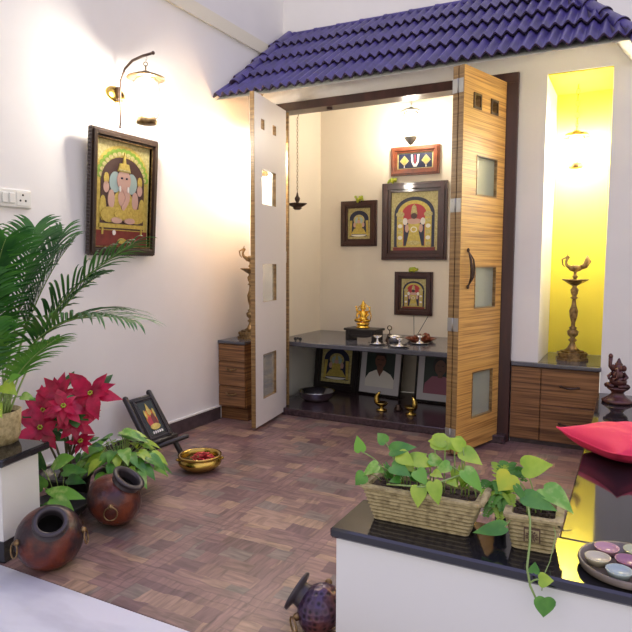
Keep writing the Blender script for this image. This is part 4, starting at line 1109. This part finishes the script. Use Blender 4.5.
# pothos sprout in the palm pot
for r, tip, d, n, L, W, m in [((.02, -.06), (-1.99, 1.40, .66), (.85, -.2, -.1), (0, -.6, .8), .085, .06, 'lf_lime'), ((.0, -.07), (-2.03, 1.38, .64), (.6, -.5, -.2), (0, -.6, .8), .075, .06, 'lf_lime'),
   ((.05, -.04), (-1.93, 1.43, .62), (.9, .1, .0), (0, -.7, .7), .05, .035, 'lf_pothos'), ((.03, -.07), (-2.0, 1.38, .585), (.7, -.4, -.3), (0, -.7, .7), .06, .045, 'lf_lime'), ((.05, -.05), (-1.95, 1.40, .68), (.6, .0, .4), (0, -.8, .6), .05, .04, 'lf_pothos')]:
    pleaf(pm, (r[0], r[1], .105), V(tip)-pm.location, n, L, W, m, 'heart', .3, d)

# ------------------------------------------------------------------ poinsettia & pothos behind the low wall
po = thing('poinsettia', 'crimson poinsettia in a dark pot behind the low wall', 'plant', (-2.27, 1.90, 0))
B().lathe([(0, 0), (.08, 0), (.105, .12), (.115, .125), (.115, .14), (.105, .138), (.1, .12), (0, .118)], 32).build('pot', M['iron'], po)
heads = [(-2.10, 1.90, .520, .105), (-2.20, 1.86, .450, .095), (-2.30, 1.90, .50, .09), (-2.29, 1.78, .37, .09), (-2.16, 1.80, .475, .08), (-2.37, 1.86, .42, .095), (-2.14, 1.84, .395, .07), (-2.15, 1.88, .30, .05)]
random.seed(21)
for hi, (x, y, z, R) in enumerate(heads):
    c = V((x, y, z))-po.location
    base = V((random.uniform(-.03, .03), random.uniform(-.03, .03), .12))
    b = B(); b.tube(bez(base, (c+base)/2+V((0, 0, .03)), c-V((0, 0, .01)), 8), .005, 6); st = b.build('branch', M['stem_dark'], po)
    ax = (V((.45, -.75, .55))+V((random.gauss(0, .25), random.gauss(0, .2), random.gauss(0, .2)))).normalized()
    u = ax.orthogonal().normalized(); w_ = ax.cross(u)
    fl = B()
    for layer, (nn, rr, off) in enumerate(((8, 1.0, 0), (6, .68, .5))):
        for k in range(nn):
            a = 2*PI*(k+off)/nn + random.gauss(0, .12); d = (u*math.cos(a)+w_*math.sin(a))
            d = (d+ax*(.15+.25*layer)).normalized(); L = R*1.2*rr*random.uniform(.8, 1.2)
            d = (d+V((random.gauss(0, .2), random.gauss(0, .2), random.gauss(0, .2)))).normalized(); fl.leaf(c+ax*.004*layer, d, ax, L, L*.46, 'bract', random.uniform(.1, .5), 0, .14)
    for k in range(6):
        a = k*1.05; fl.ball(c+ax*.014+(u*math.cos(a)+w_*math.sin(a))*.008, .0045, 1, 8)
    fl.build('flower_head', [M['bract'], M['lf_yellow']], po)
    for k in range(3):
        a = random.uniform(0, 2*PI); d = u*math.cos(a)+w_*math.sin(a)
        pleaf(po, c-ax*.03, c-ax*.035+d*.03, ax, R*.95, R*.5, 'lf_dark', 'lance', .4, d, stem_m='stem_dark')
def bush(t, n, rad, h0, h1, L, W, m_list, seed, kind='heart', face=(.3, -.6, .7), c=(0, 0), base_z=.1):
    random.seed(seed)
    for k in range(n):
        a = 2*PI*k/n*2.4; rr = rad*math.sqrt((k+.5)/n); z = h1-(h1-h0)*(rr/rad)*random.uniform(.6, 1.1)
        d = V((math.cos(a), math.sin(a), .1-.5*rr/rad)); nn = V((math.cos(a)*.3, math.sin(a)*.3, .8))+V(face)*.5
        s = random.uniform(.8, 1.15)
        pleaf(t, (c[0]+.02*math.cos(a), c[1]+.02*math.sin(a), base_z), (c[0]+rr*math.cos(a), c[1]+rr*math.sin(a), z), nn, L*s, W*s, m_list[k % len(m_list)], kind, .35, d)
ph = thing('potted_pothos', 'bushy bright green pothos in a dark pot between poinsettia and copper vase', 'plant', (-2.10, 2.06, 0))
B().lathe([(0, 0), (.085, 0), (.11, .10), (.118, .105), (.118, .12), (.11, .118), (.1, .10), (0, .098)], 32).build('pot', M['iron'], ph)
bush(ph, 64, .165, .12, .33, .092, .058, ['lf_pothos', 'lf_green', 'lf_green', 'lf_lime'], 5)
pd = thing('potted_pothos', 'large-leaved variegated plant in a dark bowl just behind the low wall', 'plant', (-2.12, 1.73, 0))
B().lathe([(0, 0), (.06, 0), (.12, .07), (.125, .085), (.115, .08), (0, .065)], 32).build('bowl', M['iron'], pd)
for r, tip, d, n, L, W, m in [((.0, 0), (-2.09, 1.67, .26), (.75, .0, .45), (-.3, -.8, .5), .13, .07, 'lf_pothos'),
   ((.01, -.01), (-2.08, 1.63, .175), (.95, .25, .0), (0, -.6, .8), .17, .060, 'lf_pothos'), ((.02, -.02), (-2.02, 1.62, .155), (.85, .1, -.45), (.1, -.7, .7), .12, .075, 'lf_pothos'),
   ((0, 0), (-2.13, 1.66, .17), (-.3, -.3, .5), (.2, -.9, .4), .10, .07, 'lf_green'), ((-.02, 0), (-2.10, 1.66, .115), (.7, -.2, -.3), (.2, -.8, .5), .10, .07, 'lf_green'),
   ((0, .02), (-2.10, 1.74, .22), (.8, .3, .1), (0, -.7, .7), .10, .06, 'lf_green'), ((.02, .02), (-2.05, 1.72, .20), (.85, -.1, .1), (0, -.7, .7), .10, .05, 'lf_dark'),
   ((0, 0), (-2.12, 1.65, .10), (.3, -.3, -.5), (.2, -.9, .3), .07, .05, 'lf_dark'), ((-.02, -.01), (-2.16, 1.68, .24), (.0, -.2, .8), (.2, -.9, .3), .09, .06, 'lf_dark')]:
    pleaf(pd, (r[0], r[1], .07), V(tip)-pd.location, n, L, W, m, 'lance' if L > .12 else 'heart', .2, d)

# ------------------------------------------------------------------ round vases lying on the floor
def vase(label, c, R, axis, m, mouth=.045, rings=(), flange=0, group=None, neckm='vase_collar', sq=.86):
    """squat round pot tilted along axis; mouth at local +z"""
    t = thing('round_vase', label, 'vase', (c[0], c[1], 0)); cz = V((0, 0, c[2])); A = axisM(cz, axis)
    pf = [(0, -sq*R)]
    for k in range(1, 22):
        a = -PI/2 + k*(PI/2+math.acos(min(.99, mouth/R))*.0+1.08)/21*1.0
        a = -PI/2 + (PI/2+1.02)*k/21
        pf.append((R*math.cos(a), sq*R*math.sin(a)))
    r1, z1 = pf[-1]
    B(A).lathe(pf, 48).build('body', M[m], t)
    nk = [(r1, z1), (mouth*1.15, z1+.010), (mouth*1.12, z1+.020), (mouth*1.42+flange, z1+.026), (mouth*1.42+flange, z1+.034), (mouth*1.05, z1+.036), (mouth*.98, z1+.02), (mouth*1.0, z1-.004)]
    B(A).lathe(nk, 40).build('neck', M[neckm], t)
    B(A).lathe([(mouth*1.0, z1+.002), (mouth*1.3, z1-.05), (mouth*.6, z1-.09), (0, z1-.095)], 28).build('hollow', M['vase_in'], t)
    up = V(axis).normalized()
    for d in rings:
        dv = V(d).normalized(); p = cz + dv*R*1.0
        s = B(); s.ball(p, .012, 0, 10); 
        M2 = axisM(p+V((0, 0, -.026))+dv*.010, dv, 0)
        s.ring((0, 0, 0), .026, .0032, 0, M2); s.build('ring_handle', M['brass_old'], t)
    return t
vase('rust and black round vase with facing mouth at the low wall corner', (-1.838, 1.452, .106), .117, (.60, -.42, .85), 'vase_rust', .042, [(-.25, -.95, .15), (.78, .60, .15)])
vase('burnt-orange round vase tipped away, beside the variegated plant', (-1.890, 1.815, .110), .114, (.52, .22, .82), 'vase_orange', .050, [(.62, -.78, .10)])
vase('hammered plum copper vase at the foot of the white ledge', (-.792, 1.560, .066), .076, (-.72, -.05, .36), 'vase_plum', .032, [(-.6, -.75, -.1), (.1, .55, .83)], flange=.016)

# ------------------------------------------------------------------ easel with small painting
es = thing('folding_easel', 'black folding floor easel leaning beside the left wall skirting', 'easel', (-2.36, 2.62, 0), (0, 0, 0))
# world points from the photo's geometry
def W_(p): return V(p)-es.location
a_tl, a_tr = V((-2.49, 2.490, .335)), V((-2.455, 2.640, .350))
a_bl, a_br = V((-2.249, 2.469, .012)), V((-2.243, 2.665, .012))
fwd = (a_bl-a_tl).normalized(); side = (a_tr-a_tl).normalized()
def bar(b, p, q, w, d): b.tube([p, q], w, 4) if False else b.tube([p, p.lerp(q, .02), p.lerp(q, .98), q], [w*1.1, w*1.35, w*1.35, w*1.1], 8)
b = B(); bar(b, W_(a_tl), W_(a_bl), .012, 0); b.ball(W_(a_tl), .017, 0, 12); b.build('front_leg', M['black_wood'], es)
b = B(); bar(b, W_(a_tr), W_(a_br), .012, 0); b.ball(W_(a_tr), .017, 0, 12); b.build('front_leg', M['black_wood'], es)
for s, (p, q) in enumerate((((-2.377, 2.40, .05), (-2.205, 2.680, .12)), ((-2.50, 2.46, .02), (-2.30, 2.44, .14)))):
    b = B(); bar(b, W_(p), W_(q), .011, 0); b.build('back_leg', M['black_wood'], es)
b = B(); pl, pr_ = a_tl.lerp(a_bl, .70), a_tr.lerp(a_br, .70); bar(b, W_(pl+V((.02, -.01, .0))), W_(pr_+V((.02, .02, .0))), .011, 0); b.build('ledge_bar', M['black_wood'], es)
b = B(); pl, pr_ = a_tl.lerp(a_bl, .05), a_tr.lerp(a_br, .05); bar(b, W_(pl), W_(pr_), .008, 0); b.build('top_bar', M['black_wood'], es)
# panel
X = side; Z = -(fwd - X*fwd.dot(X)).normalized(); Y = Z.cross(X).normalized()
pc = a_tl.lerp(a_bl, .70).lerp(a_tr.lerp(a_br, .70), .5)
R3 = Matrix((X, Y, Z)).transposed().to_4x4()
pt = thing('small_framed_painting', 'small bright red and gold painting in a black frame on the easel', 'picture', pc - Y*.012, R3.to_euler())
frame_parts(pt, .150, .262, .030, .014, M['black_wood'])
def bright(b, w, h, z0):
    b.box(-w/2, w/2, -.0075, -.005, z0, z0+h, 1)
    L_(b, 0, z0+h*.45, w*.36, h*.32, 3, 4); L_(b, -w*.12, z0+h*.35, w*.2, h*.2, 4, 2); L_(b, w*.14, z0+h*.38, w*.16, h*.24, 5, 5)
    L_(b, 0, z0+h*.68, w*.13, h*.11, 6, 3); b.prism([(-w*.12, z0+h*.74), (0, z0+h*.95), (w*.12, z0+h*.74)], -.012, -.005, 3)
    L_(b, 0, z0+h*.22, w*.34, h*.09, 7, 3)
    for s in (-1, 1): L_(b, s*w*.3, z0+h*.62, w*.07, h*.14, 7, 3)
    for k in range(5): L_(b, -w*.3+w*.15*k, z0+h*.06, w*.05, h*.04, 8, 0)
canvas(pt, .150, .262, .030, bright, [M['whitep'], M['darkgreen'], M['red'], M['leafgold'], M['orange'], M['crimson']])

# ------------------------------------------------------------------ brass bowl of petals
t = thing('uruli_bowl', 'shallow polished brass bowl holding red petals on the floor', 'bowl', (-2.005, 2.53, 0))
t.scale = (.9, .9, .95)
B().lathe([(0, .004), (.06, .0), (.095, .012), (.122, .035), (.128, .05), (.118, .066), (.112, .074), (.128, .084), (.128, .089), (.115, .089), (.105, .078), (.108, .055), (.09, .02), (0, .012)], 48).build('bowl', M['brass'], t)
b = B()
for s in (-1, 1): b.ball((s*.127*.8, s*.127*.6, .062), (.014, .014, .009), 0, 10)
b.build('lug_handle', M['brass'], t)
b = B(); b.lathe([(0, .055), (.108, .055)], 32); b.build('water', mat('dark_water', (.02, .015, .012), .05), t)
b = B(); random.seed(8)
for k in range(90):
    a = random.uniform(0, 2*PI); r = .055*math.sqrt(random.random()); p = V((r*math.cos(a)+.01, r*math.sin(a)+.02, .058+.035*(1-(r/.055)**2)*random.random()))
    b.leaf(p, (math.cos(a*3), math.sin(a*3), .3), (0, 0, 1), .028, .02, 'bract', .2)
pq = b.build('petals', M['petal'], t)

# ------------------------------------------------------------------ switch plate
t = thing('switch_plate', 'white switch plate with rockers and a socket behind the palm', 'switch', (XL, 1.86, 1.392))
B().bbox(.0005, .012, -.12, .12, -.042, .042, .004).build('plate', M['white'], t)
for k in range(4):
    B().bbox(.012, .018, -.108+.036*k, -.079+.036*k, -.024, .024, .003).build('rocker', M['white'], t)
b = B(); b.bbox(.012, .014, .04, .105, -.032, .032, .002)
for dy, dz in ((0, .018), (-.014, -.008), (.014, -.008)): b.lathe([(0, 0), (.005, 0), (.005, .001), (0, .001)], 10, 1, axisM((.014, .0725+dy, dz), (1, 0, 0)))
b.build('socket', [M['white'], M['blackp']], t)

# ------------------------------------------------------------------ lights
plight('wall_lantern_light', (XL+.235, 2.535, 1.97), 34, (1, .92, .78), .04)
plight('altar_lantern_light', (-1.535, 4.48, 2.12), 25, (1, .89, .72), .04)
plight('niche_lantern_light', (-.345, 4.12, 1.82), 72, (1, .92, .74), .04)
plight('corner_lantern_light', (-2.36, 3.72, 1.84), 50, (1, .90, .70), .04)
wd = bpy.data.worlds.new('World'); sc.world = wd; wd.use_nodes = True; N = wd.node_tree.nodes; Lk = wd.node_tree.links
bg = N['Background']; tc = N.new('ShaderNodeTexCoord'); sp = N.new('ShaderNodeSeparateXYZ'); cr = N.new('ShaderNodeValToRGB')
Lk.new(tc.outputs['Generated'], sp.inputs[0]); Lk.new(sp.outputs[2], cr.inputs[0])
e = cr.color_ramp.elements
e[0].position = .0; e[0].color = (.64, .60, .53, 1); e[1].position = .9; e[1].color = (.62, .60, 1.08, 1)
x = e.new(.45); x.color = (.75, .70, .68, 1)
Lk.new(cr.outputs[0], bg.inputs[0]); bg.inputs[1].default_value = 1.0

# ------------------------------------------------------------------ camera
f_px, yaw, pitch_, roll = 610.3, .478487, .0870295, .0033771
fw_ = V((-math.sin(yaw)*math.cos(pitch_), math.cos(yaw)*math.cos(pitch_), -math.sin(pitch_)))
r0 = V((math.cos(yaw), math.sin(yaw), 0)); u0 = r0.cross(fw_)
r1 = r0*math.cos(roll)+u0*math.sin(roll); u1 = u0*math.cos(roll)-r0*math.sin(roll)
cam = bpy.data.cameras.new('camera'); co = bpy.data.objects.new('camera', cam); COL.objects.link(co)
mw = Matrix((r1, u1, -fw_)).transposed().to_4x4(); mw.translation = (0, 0, 1.1); co.matrix_world = mw
cam.sensor_width = 36; cam.lens = 36*f_px/632; cam.clip_start = .02
sc.camera = co
sc.view_settings.view_transform = 'Standard'; sc.view_settings.look = 'None'; sc.view_settings.gamma = 1
sc.view_settings.use_curve_mapping = False; sc.view_settings.exposure = .55
